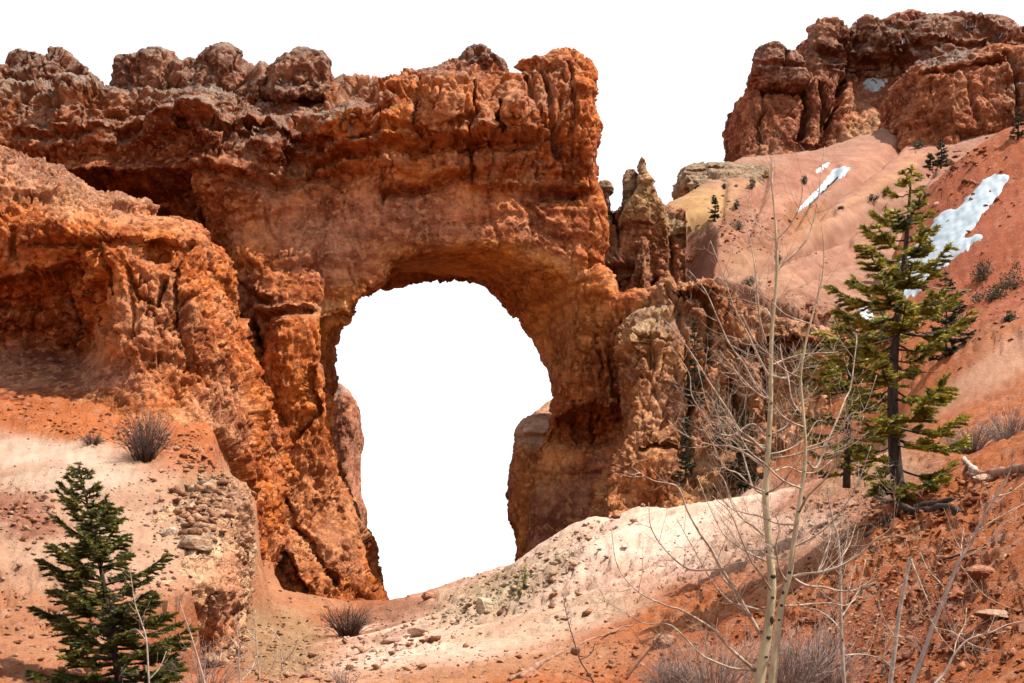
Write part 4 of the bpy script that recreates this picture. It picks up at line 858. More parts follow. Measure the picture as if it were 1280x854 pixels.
# ================================================================== snow, stones, dead wood
def simple(name, *a_, **k): return simple_material(name, *a_, **k)
SNOW = simple('snow', (0.30, 0.35, 0.375), (0.23, 0.27, 0.295), scale=1.2, rough=0.6, bump=0.03)
def px_ray(px, py, gr): return gr.hit(px, py)
def snow_patch(poly, gr, step, thick, label):
    poly = np.array(poly, float); x0, y0 = poly.min(0) - 3; x1, y1 = poly.max(0) + 3
    xs = np.arange(x0, x1, step); ys = np.arange(y0, y1, step)
    XX, YY = np.meshgrid(xs, ys); nz_ = fbm(np.stack([XX, YY, 0 * XX], -1), .16, 3, 4) * (5.0 if (x1 - x0) * (y1 - y0) > 9000 else 1.2)
    d = -sdpoly(poly, XX, YY) + nz_
    idx = {}; V = []; Q = []
    for j in range(len(ys)):
        for i in range(len(xs)):
            if d[j, i] < -step * 1.1: continue
            h = gr.hit(xs[i], ys[j])
            if h is None: continue
            m = h[3] / FPX
            off = -0.12 + (thick + .12) * float(sstep(-step, 3.0, d[j, i]))
            p = h[0] + Vector((0, -.45, .85)) * off
            idx[(j, i)] = len(V); V.append(tuple(p))
    for j in range(len(ys) - 1):
        for i in range(len(xs) - 1):
            k_ = [(j, i), (j, i + 1), (j + 1, i + 1), (j + 1, i)]
            if all(q in idx for q in k_):
                pts_ = [Vector(V[idx[q]]) for q in k_]
                if max((pts_[0] - pts_[2]).length, (pts_[1] - pts_[3]).length) > 14 * step * pts_[0].y / FPX + 1.0: continue
                Q.append([idx[q] for q in k_][::-1])
    if not Q: return None
    Va = np.array(V); nb = {k_: [idx[q] for q in ((k_[0] + 1, k_[1]), (k_[0] - 1, k_[1]), (k_[0], k_[1] + 1), (k_[0], k_[1] - 1)) if q in idx] for k_ in idx}
    for _ in range(5):
        Vn = Va.copy()
        for k_, l_ in nb.items():
            if len(l_) == 4: Vn[idx[k_]] = .4 * Va[idx[k_]] + .6 * Va[l_].mean(0)
        Va = Vn
    V = Va
    me = mesh_from('snow_patch', V, Q, True); o = link('snow_patch', me, None, SNOW)
    return tag(o, label, 'snow patch', 'old snow lying on the slopes')
GS, GHL, GF = Ground([slope]), Ground([hill]), Ground([far, bt])
snow_patch([(1245, 216), (1264, 218), (1256, 234), (1245, 250), (1227, 268), (1219, 284), (1206, 297), (1226, 292), (1229, 298), (1206, 315), (1187, 329), (1166, 340), (1150, 366), (1126, 376), (1106, 376), (1112, 343), (1138, 310), (1153, 293), (1174, 268), (1203, 255), (1203, 247), (1227, 228)], GS, 1.6, .16,
    'largest snow patch, a ragged tongue down the red hillside behind the spruce')
snow_patch([(1072, 386), (1084, 382), (1098, 400), (1094, 414), (1082, 405)], Ground([slope, hill]), 1.5, .12, 'scrap of snow low behind the left branches of the big spruce')
snow_patch([(993, 270), (993, 265), (1025, 232), (1042, 211), (1057, 206), (1058, 210), (1070, 203), (1055, 222), (1019, 250)], GHL, 1.4, .16, 'long pointed snow streak on the pink hill')
snow_patch([(1016, 215), (1026, 207), (1041, 198), (1035, 209), (1022, 218)], GHL, 1.3, .16, 'small snow sliver just above the long streak on the pink hill')
snow_patch([(1078, 103), (1085, 97), (1110, 99), (1108, 107), (1098, 112), (1092, 118), (1086, 112), (1079, 110)], GF, 1.3, .3, 'snow patch in the hollow of the far red cliff')
snow_patch([(1199, 27), (1222, 26), (1223, 32), (1208, 34)], GF, 1.2, .35, 'tiny snow patch on the rim of the far cliff, furthest right')
snow_patch([(1115, 52), (1131, 48), (1132, 54), (1117, 56)], GF, 1.2, .35, 'thin snow streak in a dark ledge near the top of the far cliff')

# ---- stones
random.seed(4); rng = np.random.default_rng(4)
def ico():
    t = (1 + 5 ** .5) / 2
    v = np.array([(-1, t, 0), (1, t, 0), (-1, -t, 0), (1, -t, 0), (0, -1, t), (0, 1, t), (0, -1, -t), (0, 1, -t), (t, 0, -1), (t, 0, 1), (-t, 0, -1), (-t, 0, 1)], float)
    f = np.array([(0, 11, 5), (0, 5, 1), (0, 1, 7), (0, 7, 10), (0, 10, 11), (1, 5, 9), (5, 11, 4), (11, 10, 2), (10, 7, 6), (7, 1, 8), (3, 9, 4), (3, 4, 2), (3, 2, 6), (3, 6, 8), (3, 8, 9), (4, 9, 5), (2, 4, 11), (6, 2, 10), (8, 6, 7), (9, 8, 1)])
    return v / np.linalg.norm(v[0]), f
IV, IF = ico()
def stone_verts():
    v = IV.copy(); R_ = np.linalg.qr(rng.normal(size=(3, 3)))[0]; v = v @ R_
    for _ in range(6):     # chop with random planes: flat broken faces
        n_ = rng.normal(size=3); n_ /= np.linalg.norm(n_); c = rng.uniform(.22, .6); q = v @ n_; v = v - np.maximum(0, q - c)[:, None] * n_
    v = v / (np.abs(v).max() + 1e-6)
    return v * rng.uniform(.72, 1.2, (12, 1)) * np.array([1, rng.uniform(.6, 1), rng.uniform(.4, .75)])
STONE = rock_material('stone', sc=1.6, bump=.35)
def soil_tint(P): return zones(np.asarray(P), REDSOIL, SPL1, warp=16, wsc=.18)
# region: centre, radii, rotation, number, smallest and largest size in metres
REG = [(1140, 760, 190, 120, 0, 2600, .035, .20), (1160, 640, 130, 50, -12, 650, .05, .28), (960, 760, 140, 90, 0, 700, .04, .18), (1040, 640, 90, 24, -10, 250, .06, .35), (780, 830, 200, 34, -5, 450, .04, .22),
       (255, 650, 60, 60, 0, 420, .10, .55), (130, 760, 170, 80, 0, 900, .07, .40), (150, 640, 170, 60, 6, 300, .06, .34), (30, 640, 60, 44, 10, 220, .10, .5), (260, 600, 50, 26, 0, 160, .12, .6), (190, 545, 120, 22, 8, 380, .10, .5), (255, 585, 70, 34, 30, 320, .10, .55), (120, 600, 140, 40, 8, 260, .05, .25), (640, 815, 220, 30, -8, 420, .03, .18), (860, 700, 120, 50, -10, 300, .05, .22),
       (40, 520, 80, 26, 8, 160, .1, .4), (610, 745, 90, 36, -30, 380, .10, .5), (700, 720, 60, 60, -40, 260, .08, .5), (480, 790, 110, 34, -10, 260, .10, .5), (335, 800, 60, 60, 0, 420, .08, .4), (440, 830, 110, 30, -8, 380, .05, .3),
       (390, 725, 60, 50, 30, 220, .1, .5), (730, 670, 60, 30, -35, 160, .1, .6), (1230, 240, 60, 60, 0, 120, .15, .7), (1190, 205, 50, 18, -20, 90, .25, 1.1), (1220, 400, 90, 50, -30, 160, .12, .5), (1010, 395, 100, 20, 12, 260, .18, .9), (930, 290, 70, 50, 0, 160, .2, .8), (250, 640, 34, 40, 0, 90, .5, .95), (850, 660, 150, 26, -5, 60, .05, .2)]
VV, FF, TT = [], [], []; big_ones = []; nv = 0
for (cx, cy, rx, ry, rot, num, s0, s1) in REG:
    for _ in range(num):
        q = rng.normal(size=2) * .5; ca, sa = math.cos(rad(rot)), math.sin(rad(rot))
        x = cx + (q[0] * ca * rx - q[1] * sa * ry); y = cy + (q[0] * sa * rx + q[1] * ca * ry)
        if not (-20 < x < 1300 and y < 875): continue
        h = GA.hit(x, y)
        if h is None or h[1].z < .35: continue
        sz = s0 * (s1 / s0) ** (rng.random() ** 2.6)
        p = np.array(h[0]); big_ones.append((sz * FPX / h[3], sz, p, h[3]))
big_ones.sort(key=lambda t_: -t_[0])
tints = soil_tint(np.array([b_[2] for b_ in big_ones]))
def stone_tint(i):
    b_ = rng.uniform(.8, 1.3); pale_ = rng.random() < .25
    return (tints[i] * .6 + np.array((.36, .25, .17)) * .4) * b_ if pale_ else tints[i] * b_
variants = []
for k_ in range(14):
    me = mesh_from('stone', stone_verts(), IF)
    c = ((.30, .19, .12), (.24, .10, .05), (.21, .066, .027), (.26, .13, .075), (.20, .07, .03))[k_ % 5]
    set_attr(me, 'tint', np.tile(c, (12, 1))); set_attr(me, 'cap', np.zeros(12)); me.materials.append(STONE); variants.append(me)
n_single = 0
for i, (pxs, sz, p, dd) in enumerate(big_ones):
    if n_single < 230 and pxs > 5:
        o = bpy.data.objects.new('stone', variants[(rng.integers(3) * 5 + ((0, 3)[rng.integers(2)] if tints[i].sum() > .42 else (1, 2, 4)[rng.integers(3)])) % 14]); COL.objects.link(o); o.parent = slope
        o.location = p + np.array((0, 0, sz * .12)); o.rotation_euler = (rng.uniform(-.4, .4), rng.uniform(-.4, .4), rng.uniform(0, 6.3)); o.scale = (sz * .55,) * 3; n_single += 1
    else:
        v = stone_verts() * sz * .55; a_ = rng.uniform(0, 6.3); ca, sa = math.cos(a_), math.sin(a_)
        v = np.stack([v[:, 0] * ca - v[:, 1] * sa, v[:, 0] * sa + v[:, 1] * ca, v[:, 2]], 1) + p + np.array((0, 0, sz * .08))
        VV.append(v); FF.append(IF + nv); nv += 12; TT.append(np.tile(stone_tint(i), (12, 1)))
me = mesh_from('rubble', np.concatenate(VV), np.concatenate(FF)); set_attr(me, 'tint', np.concatenate(TT)); set_attr(me, 'cap', np.zeros(nv))
rub_ = link('rubble', me, None, STONE); tag(rub_, kind='stuff'); tag(rub_, 'loose broken stones strewn over the orange and pale slopes', 'rubble')
# named boulders
def boulder(px, py, wpx_, hpx, col, label, gr=None, cat='boulder', seed=0):
    h = (gr or GA).hit(px, py + hpx * .35)
    if h is None: print('veg no ground', label); return
    m = h[3] / FPX
    import bmesh
    bm = bmesh.new(); bmesh.ops.create_icosphere(bm, subdivisions=5, radius=1.0)
    co = np.array([v.co for v in bm.verts]); r2 = np.random.default_rng(seed)
    for _ in range(9):
        n_ = r2.normal(size=3); n_ /= np.linalg.norm(n_); c = r2.uniform(.5, .85); q = co @ n_; co = co - np.maximum(0, q - c)[:, None] * n_ * .9
    co *= (1 + .10 * fbm(co, 2.2, seed, 3) + .05 * vnoise(co, 7, seed))[:, None]
    co *= np.array([wpx_ * m * .55, wpx_ * m * .5, hpx * m * .6])
    for v, c in zip(bm.verts, co): v.co = c
    me = bpy.data.meshes.new('boulder'); bm.to_mesh(me); bm.free()
    set_attr(me, 'tint', np.tile(col, (len(me.vertices), 1))); set_attr(me, 'cap', np.full(len(me.vertices), .2))
    me.polygons.foreach_set('use_smooth', np.ones(len(me.polygons), bool))
    o = link('boulder', me, None, STONE); o.location = h[0] + Vector((0, wpx_ * m * .2, hpx * m * .22)); tag(o, label, cat)
    return o
boulder(605, 757, 20, 26, (.44, .36, .24), 'cream boulder standing on the pale slope below the small juniper', seed=1)
boulder(538, 744, 20, 12, (.30, .12, .06), 'small dark red rock on the skyline of the saddle inside the arch', seed=2)
boulder(308, 683, 1, 1, (.3, .2, .1), 'x') if False else None
boulder(246, 677, 40, 22, (.36, .26, .17), 'weathered tan boulder on the edge of the left ledge', seed=3)
boulder(208, 664, 22, 14, (.46, .36, .27), 'pale boulder beside the tan one on the left ledge', seed=4)
boulder(525, 790, 34, 16, (.46, .33, .24), 'low pale boulder at the foot of the gully saddle', seed=5)
boulder(488, 800, 24, 12, (.42, .28, .19), 'flat pale boulder right of the dark bush in the gully', seed=6)
boulder(1233, 598, 26, 12, (.46, .30, .21), 'pale flat stone just under the fallen log', seed=7)
boulder(1190, 708, 1, 1, (.3, .1, .05), 'x') if False else None
boulder(1228, 716, 36, 18, (.34, .12, .055), 'reddish block on the right foreground slope between the thin branches', seed=8)
boulder(1245, 768, 40, 12, (.44, .29, .20), 'pale slab low on the right foreground slope', seed=9)
boulder(1185, 203, 20, 12, (.36, .20, .12), 'blocky boulder on the crest of the red hill', seed=10)
boulder(1171, 254, 10, 6, (.44, .24, .15), 'small pale stone alone on the red hill left of the snow', seed=11)
boulder(832, 803, 30, 20, (.44, .26, .18), 'pinkish boulder behind the left twigs of the aspens', seed=12)
boulder(700, 700, 16, 12, (.42, .33, .22), 'cream rock at the top edge of the pale slope by the arch foot', seed=13)
boulder(655, 700, 1, 1, (.3, .1, .05), 'x') if False else None
print('veg stones', n_single, nv // 12, round(time.time() - T0, 1))
# ================================================================== plants
BARK_D = simple_material('dark_bark', (0.020, 0.012, 0.008), (0.050, 0.032, 0.022), scale=14, bump=.02, stretch=(1, 1, .3))
BARK_A = simple_material('aspen_bark', (0.36, 0.30, 0.18), (0.22, 0.17, 0.10), scale=7, bump=.006, stretch=(1, 1, .35))
BARK_W = simple_material('pale_twig_bark', (0.38, 0.30, 0.22), (0.18, 0.125, 0.085), scale=9, bump=0)
TWIG_G = simple_material('grey_twig', (0.17, 0.12, 0.10), (0.27, 0.20, 0.165), scale=6, bump=0)
TWIG_D = simple_material('dark_twig', (0.055, 0.032, 0.026), (0.11, 0.065, 0.05), scale=6, bump=0)
KNOT = simple_material('black_knot', (0.02, 0.016, 0.014), (0.04, 0.03, 0.025), scale=20, bump=.01)
WOOD = simple_material('dead_wood', (0.13, 0.06, 0.035), (0.24, 0.13, 0.08), scale=6, bump=.02, stretch=(1, 1, 1))
WOODG = simple_material('grey_wood', (0.34, 0.29, 0.24), (0.22, 0.16, 0.12), scale=8, bump=.01)
def needle_material(name, a_, b_):
    m, g, b = new_mat(name)
    P = g.n('ShaderNodeNewGeometry').outputs['Position']
    n = g.noise(P, 2.6, 4, .6); n2 = g.noise(P, 14, 3, .6)
    c = g.mix(g.ramp(g.m('ADD', g.m('MULTIPLY', n, .6), g.m('MULTIPLY', n2, .4)), .40, .60), a_, b_)
    g.put(b.inputs['Base Color'], c); b.inputs['Roughness'].default_value = .55; b.inputs['Specular IOR Level'].default_value = .3
    tr = g.n('ShaderNodeBsdfTranslucent', {'Color': c}); mx = g.n('ShaderNodeMixShader', {0: .22, 1: b.outputs[0], 2: tr.outputs[0]})
    o = [n_ for n_ in m.node_tree.nodes if n_.type == 'OUTPUT_MATERIAL'][0]; g.t.links.new(mx.outputs[0], o.inputs[0])
    return m
NEEDLE_R = needle_material('spruce_needles', (0.042, 0.046, 0.010), (0.36, 0.31, 0.035))
NEEDLE_L = needle_material('young_spruce_needles', (0.024, 0.027, 0.006), (0.135, 0.125, 0.020))
NEEDLE_D = needle_material('dark_fir_needles', (0.012, 0.017, 0.008), (0.032, 0.040, 0.014))
LEAF_D = needle_material('scrub_leaves', (0.03, 0.035, 0.016), (0.07, 0.065, 0.03))

class Tubes:
    """collects tapering tubes into one mesh"""
    def __init__(s, sides=5): s.V, s.F, s.n, s.k = [], [], 0, sides
    def add(s, pts, r, sides=None):
        k = sides or s.k; pts = np.asarray(pts, float); n = len(pts)
        if n < 2: return
        r = np.broadcast_to(np.asarray(r, float), (n,)) if np.ndim(r) else np.full(n, r)
        t = np.gradient(pts, axis=0); t /= np.linalg.norm(t, axis=1)[:, None] + 1e-12
        ref = np.array((0.0, 1.0, 0.0)) if abs(t[:, 2]).mean() > .6 else np.array((0.0, 0, 1.0))
        u = np.cross(t, ref); u /= np.linalg.norm(u, axis=1)[:, None] + 1e-9; w_ = np.cross(t, u)
        a_ = np.arange(k) * 2 * math.pi / k
        ring = pts[:, None] + r[:, None, None] * (np.cos(a_)[None, :, None] * u[:, None] + np.sin(a_)[None, :, None] * w_[:, None])
        s.V.append(ring.reshape(-1, 3))
        i = np.arange(n - 1)[:, None] * k + np.arange(k)[None]; j = np.arange(n - 1)[:, None] * k + (np.arange(k)[None] + 1) % k
        s.F.append(np.stack([i, j, j + k, i + k], -1).reshape(-1, 4) + s.n)
        s.n += n * k
        # closing cap at the thick end and the tip
        s.V.append(pts[[0, -1]]); c0, c1 = s.n, s.n + 1; b0 = s.n - n * k; b1 = s.n - k
        idx = np.arange(k); 
        s.F.append(np.stack([np.full(k, c0), b0 + (idx + 1) % k, b0 + idx, b0 + idx], -1)[:, [0, 1, 2, 2]] if False else np.stack([np.full(k, c0), b0 + (idx + 1) % k, b0 + idx, np.full(k, -1)], -1))
        s.F.append(np.stack([np.full(k, c1), b1 + idx, b1 + (idx + 1) % k, np.full(k, -1)], -1)); s.n += 2
    def mesh(s, name):
        V = np.concatenate(s.V); F = np.concatenate(s.F)
        me = bpy.data.meshes.new(name); tri = F[:, 3] < 0
        sizes = np.where(tri, 3, 4); starts = np.concatenate([[0], np.cumsum(sizes)[:-1]]).astype(np.int32)
        loops = F.ravel(); loops = loops[loops >= 0]
        me.vertices.add(len(V)); me.vertices.foreach_set('co', V.astype(np.float32).ravel()); me.loops.add(len(loops)); me.loops.foreach_set('vertex_index', loops.astype(np.int32))
        me.polygons.add(len(F)); me.polygons.foreach_set('loop_start', starts); me.update(calc_edges=True); me.validate()
        me.polygons.foreach_set('use_smooth', np.ones(len(me.polygons), bool))
        return me
def smooth_path(pts, n=5):
    """Catmull-Rom through points"""
    P = np.asarray(pts, float)
    if len(P) < 3: return P[0][None] + (P[-1] - P[0])[None] * np.linspace(0, 1, n + 1)[:, None]
    Q = np.concatenate([[2 * P[0] - P[1]], P, [2 * P[-1] - P[-2]]]); o_ = []
    for i in range(1, len(Q) - 2):
        for t in np.arange(n) / n:
            o_.append(.5 * ((2 * Q[i]) + (-Q[i - 1] + Q[i + 1]) * t + (2 * Q[i - 1] - 5 * Q[i] + 4 * Q[i + 1] - Q[i + 2]) * t * t + (-Q[i - 1] + 3 * Q[i] - 3 * Q[i + 1] + Q[i + 2]) * t ** 3))
    o_.append(P[-1]); return np.array(o_)

def needles(path, out_dirs, ln, wd, per, r):
    """needle triangles along a twig path"""
    n = len(path); tot = per
    t = r.random(tot) * (n - 1.001); i = t.astype(int); f = (t - i)[:, None]
    base = path[i] * (1 - f) + path[i + 1] * f; ax = path[i + 1] - path[i]; ax /= np.linalg.norm(ax, axis=1)[:, None] + 1e-9
    d = r.normal(size=(tot, 3)); d -= (d * ax).sum(1)[:, None] * ax; d /= np.linalg.norm(d, axis=1)[:, None]; d[:, 2] *= .6
    tip = base + (d * .75 + ax * .75) * (ln * r.uniform(.6, 1.2, tot))[:, None]
    sd_ = np.cross(ax, d); sd_ /= np.linalg.norm(sd_, axis=1)[:, None] + 1e-9
    return np.stack([base - sd_ * wd, base + sd_ * wd, tip], 1).reshape(-1, 3)

def conifer(name, label, cat, trunk_px, Y, radL, radR, n_br, needle_mat, seed, nl=.075, nw=.009, per=40, droop=.15, up=.3, dens=1.0, trunk_r=.12, dead=0, ypow=1.0, group=None, bottom=None, gap=0.0):
    """trunk_px: pixel path base -> top; radL/radR: [(py, reach in px)] to each side"""
    r = np.random.default_rng(seed); m = Y / FPX
    tp = smooth_path([at(p[0], p[1], Y) for p in trunk_px], 8)
    root = empty(name, tp[0]); tag(root, label, cat, group)
    T = Tubes(8); hh = np.linspace(0, 1, len(tp)); T.add(tp, trunk_r * (1 - hh) ** .8 + .008)
    def par(o): o.parent = root; o.matrix_parent_inverse = Matrix.Translation(-root.location); return o
    par(link('trunk', T.mesh('trunk'), None, BARK_D))
    B = Tubes(3); D = Tubes(3); N = []
    L = np.array(sorted(radL)); R = np.array(sorted(radR)); ymin, ymax = L[0, 0], L[-1, 0]
    pyt = project(tp)[1]
    ga = 2.399963
    for b_ in range(n_br):
        q = (b_ + .5) / n_br; py = ymin + (ymax - ymin) * q ** ypow + r.normal() * 2
        k_ = np.interp(-py, -pyt, np.arange(len(tp))); i = int(min(k_, len(tp) - 2)); st = tp[i] + (tp[i + 1] - tp[i]) * (k_ - i)
        az = b_ * ga + r.normal() * .25; cx, cy = math.cos(az), math.sin(az)
        reach = (np.interp(py, R[:, 0], R[:, 1]) if cx > 0 else np.interp(py, L[:, 0], L[:, 1])); mean = .5 * (np.interp(py, R[:, 0], R[:, 1]) + np.interp(py, L[:, 0], L[:, 1]))
        reach = (reach * abs(cx) + mean * abs(cy)) / (abs(cx) + abs(cy)) * m * r.uniform(.66, 1.22)
        if reach < .05: continue
        if gap and r.random() < gap: continue
        n = 7; s_ = np.linspace(0, 1, n); el = up * (1 - q) + r.normal() * .06
        path = st + np.stack([cx * reach * s_, cy * reach * s_, reach * (el * s_ - droop * np.sin(s_ * math.pi * .8) + .10 * s_ ** 3)], 1)
        path[1:] += r.normal(size=(n - 1, 3)) * .015
        B.add(path, .012 + .014 * reach * (1 - s_), 3)
        nt = max(3, int((reach / .085) * dens)); 
        for t_ in range(nt):
            f = r.uniform(.18, 1.0) ** .75; i2 = min(int(f * (n - 1)), n - 2); p0 = path[i2] + (path[i2 + 1] - path[i2]) * (f * (n - 1) - i2)
            side = 1 if t_ % 2 else -1; tl = reach * (.34 * (1 - f) + .10) * r.uniform(.6, 1.2) + .05
            dirv = np.array((cx * .75 - cy * side * .8, cy * .75 + cx * side * .8, .05 - .22 * droop * 3 * r.random() + r.normal() * .08)); dirv /= np.linalg.norm(dirv)
            tw = p0 + dirv * np.linspace(0, tl, 4)[:, None] + np.array((0, 0, 1)) * (np.linspace(0, 1, 4) ** 2 * tl * r.uniform(-.2, .22))[:, None]
            N.append(needles(tw, None, nl, nw, int(per * (tl / .2) * r.uniform(.6, 1.2)) + 4, r))
            if tl > .12: B.add(tw, .004, 3)
        N.append(needles(path[3:], None, nl, nw, int(per * reach * 2.2), r))
    N.append(needles(tp[-6:], None, nl, nw, int(per * 1.5), r))
    tag(par(link('branches', B.mesh('branches'), None, BARK_D)), kind='stuff')
    V = np.concatenate(N); me = mesh_from('crown', V, np.arange(len(V)).reshape(-1, 3)); par(link('crown', me, None, needle_mat))
    if dead:
        for b_ in range(dead):
            D = Tubes(4)
            py = r.uniform(ymin + (ymax - ymin) * .25, ymax + 6); k_ = np.interp(-py, -pyt, np.arange(len(tp))); st = tp[int(k_)]
            az = r.uniform(0, 6.3); ln = r.uniform(40, 110) * m; n = 6; s_ = np.linspace(0, 1, n)
            path = st + np.stack([math.cos(az) * ln * s_, math.sin(az) * ln * s_ * .6, ln * (-.28 * s_ + .15 * s_ ** 2 + r.normal() * .1 * s_)], 1) + r.normal(size=(n, 3)) * .02 * s_[:, None]
            D.add(path, .014 * (1 - s_) + .003)
            for k2 in range(5):
                p0 = path[r.integers(2, n)]; dv = r.normal(size=3); dv[2] = abs(dv[2]) * .3; dv /= np.linalg.norm(dv); D.add(p0 + dv * np.linspace(0, ln * .25, 4)[:, None] + r.normal(size=(4, 3)) * .01, .004, 3)
            par(link('dead_branch', D.mesh('dead_branch'), None, WOODG if b_ % 2 else BARK_D))
    return root

big = conifer('spruce_tree', 'tall sunlit spruce with a dark bare lower trunk on the right slope', 'spruce',
    [(1125, 632), (1118, 560), (1116, 480), (1122, 400), (1133, 300), (1140, 206)], 30.0,
    [(206, 3), (250, 30), (300, 52), (340, 84), (375, 84), (400, 70), (440, 76), (480, 60), (520, 42), (560, 48), (600, 70), (622, 60)],
    [(206, 3), (250, 22), (300, 44), (340, 46), (375, 60), (402, 104), (440, 60), (480, 76), (506, 118), (540, 96), (580, 90), (605, 70), (622, 50)],
    92, NEEDLE_R, 11, nl=.125, nw=.019, per=44, dens=1.7, droop=.22, up=.55, trunk_r=.17, dead=18, ypow=1.05, gap=.14)
conifer('spruce_tree', 'shorter bushy spruce standing behind the left side of the tall sunlit one', 'spruce',
    [(1058, 610), (1060, 540), (1062, 470), (1068, 392)], 37.0,
    [(392, 4), (420, 40), (450, 58), (490, 62), (530, 56), (560, 50), (590, 44)], [(392, 4), (420, 30), (450, 40), (490, 44), (530, 44), (560, 40), (590, 40)],
    60, NEEDLE_R, 5, nl=.115, nw=.017, per=44, dens=1.3, droop=.2, up=.4, trunk_r=.11, gap=.12)
conifer('spruce_tree', 'young dark green spruce at the bottom left, leaning slightly left', 'spruce',
    [(152, 880), (140, 790), (122, 690), (98, 578)], 30.0,
    [(578, 2), (600, 16), (640, 34), (660, 42), (690, 52), (720, 62), (760, 66), (800, 88), (840, 84), (868, 70)], [(578, 2), (600, 14), (640, 28), (670, 42), (700, 52), (740, 72), (780, 82), (820, 96), (850, 92), (868, 80)],
    112, NEEDLE_L, 21, nl=.105, nw=.017, per=54, dens=1.5, droop=.06, up=.75, trunk_r=.09, dead=4, gap=.1)
# slim dark firs among the rocks
FIRS = [(868, 505, 396, 13, 84, 'slim dark fir in the cleft of the brown cliff, tallest there'), (857, 600, 520, 10, 82, 'thin dark fir at the foot of the cleft, below the tallest one'), (930, 612, 505, 26, 76, 'broad dark fir in the shaded nook behind the aspens'),
        (898, 560, 490, 12, 84, 'small dark fir between the cleft and the broad fir'), (1182, 446, 338, 34, 56, 'dark fir just right of the tall spruce, in front of the snow'), (1176, 208, 176, 9, 104, 'dark little fir on the crest between the pink and red hills'),
        (1162, 210, 192, 7, 104, 'low dark fir left of the one on the red crest'), (818, 268, 252, 4, 128, 'tiny dark fir at the foot of the yellow pinnacle'), (893, 275, 244, 6, 122, 'narrow dark fir on the left shoulder of the pink hill'), (1272, 172, 138, 10, 106, 'dark fir at the right edge under the butte')]
for i, (x, yb, yt, wd_, Y_, lab) in enumerate(FIRS):
    h = GA.hit(x, yb) ; Yh = h[0].y if h is not None and abs(h[0].y - Y_) < 30 else Y_
    m_ = Yh / FPX; H = yb - yt
    conifer('fir_tree', lab, 'fir', [(x, yb + 3), (x + 1, (yb + yt) / 2), (x - 1, yt)], Yh - .3, [(yt, 1), (yt + H * .3, wd_ * .45), (yt + H * .7, wd_ * .85), (yb, wd_)], [(yt, 1), (yt + H * .3, wd_ * .5), (yt + H * .7, wd_ * .95), (yb, wd_ * .9)],
        int(22 + H * .34), NEEDLE_D, 60 + i, nl=2.4 * m_ + .05, nw=.5 * m_ + .005, per=int(22 if wd_ < 15 else 30), droop=.12, up=.2, dens=min(1.0, 3.2 / (m_ * 60)), trunk_r=1.3 * m_, group='slim dark firs among the rocks')
print('veg conifers', round(time.time() - T0, 1))

def scrub(px, py, wpx_, hpx, label, mat=LEAF_D, seed=0, name='scrub_bush', cat='shrub', group=None, gr=None, leaf=1.6):
    h = (gr or GA).hit(px, py)
    if h is None: print('veg no ground', label); return
    m = h[3] / FPX; r = np.random.default_rng(seed + int(px)); root = empty(name, h[0]); tag(root, label, cat, group)
    def par(o): o.parent = root; o.matrix_parent_inverse = Matrix.Translation(-root.location); return o
    n = int(220 + wpx_ * 22); c = r.normal(size=(7, 3)) * np.array((.42, .42, .2)) + (0, 0, .5); k_ = r.integers(0, 7, n)
    p = c[k_] + r.normal(size=(n, 3)) * (.22, .22, .20); p[:, 2] = np.abs(p[:, 2]); p = p * np.array((wpx_ * m * .62, wpx_ * m * .62, hpx * m))
    p = p + np.array(h[0]); d1 = r.normal(size=(n, 3)); d2 = r.normal(size=(n, 3)); d1 /= np.linalg.norm(d1, axis=1)[:, None]; d2 /= np.linalg.norm(d2, axis=1)[:, None]; s_ = leaf * m
    V = np.stack([p, p + d1 * s_, p + d2 * s_ * .8], 1).reshape(-1, 3)
    par(link('foliage', mesh_from('foliage', V, np.arange(len(V)).reshape(-1, 3)), None, mat))
    T = Tubes(3)
    for _ in range(9):
        e_ = np.array(h[0]) + np.array((r.normal() * wpx_ * m * .3, r.normal() * wpx_ * m * .3, hpx * m * r.uniform(.4, .9))); T.add(np.linspace(np.array(h[0]) - (0, 0, .1), e_, 4), .5 * m * np.linspace(1, .3, 4))
    tag(par(link('stems', T.mesh('stems'), None, TWIG_D)), kind='stuff'); return root
gp = 'small dark shrubs dotted over the pink hill'
for i, (x, y, w_, h_, lab) in enumerate([(940, 236, 9, 12, 'small dark shrub below the crest of the pink hill'), (921, 262, 9, 12, 'dark shrub midway on the left flank of the pink hill'), (924, 288, 13, 10, 'round dark shrub, lowest of the cluster on the hill flank'),
        (1006, 230, 10, 11, 'dark shrub left of the small snow sliver'), (938, 358, 14, 12, 'dark shrub near the lower lip of the pink hill'), (973, 325, 8, 8, 'lone dark shrub in the middle of the lower pink slope'), (1089, 250, 12, 7, 'flat dark shrub beyond the snow streak'), (1105, 244, 9, 6, 'low dark shrub beside the flat one'),
        (1147, 186, 12, 9, 'dark shrub at the top of the pink hill under the butte'), (905, 236, 5, 5, 'tiny shrub close to the pink hill crest'), (1052, 262, 5, 4, 'tiny shrub right of the snow streak')]):
    scrub(x, y, w_, h_, lab, seed=i, group=gp)
for i, (x, y, w_, h_, lab) in enumerate([(1226, 352, 22, 22, 'dark scrub bush at the foot of the snow tongue'), (1268, 362, 30, 26, 'large dark scrub bush at the right edge on the red hill'), (1240, 376, 34, 14, 'spreading dark scrub on the shaded bank of the red hill'),
        (1198, 412, 26, 20, 'dark scrub bush below the dark fir on the right'), (1262, 402, 12, 10, 'little brown bush at the right edge above the pale slope')]):
    scrub(x, y, w_, h_, lab, mat=NEEDLE_D, seed=40 + i, group='dark scrub on the red hill', leaf=2.2)
scrub(655, 738, 9, 34, 'small bright green juniper on the pale slope below the arch', mat=NEEDLE_R, seed=3, name='juniper_bush', cat='juniper', leaf=2.0)
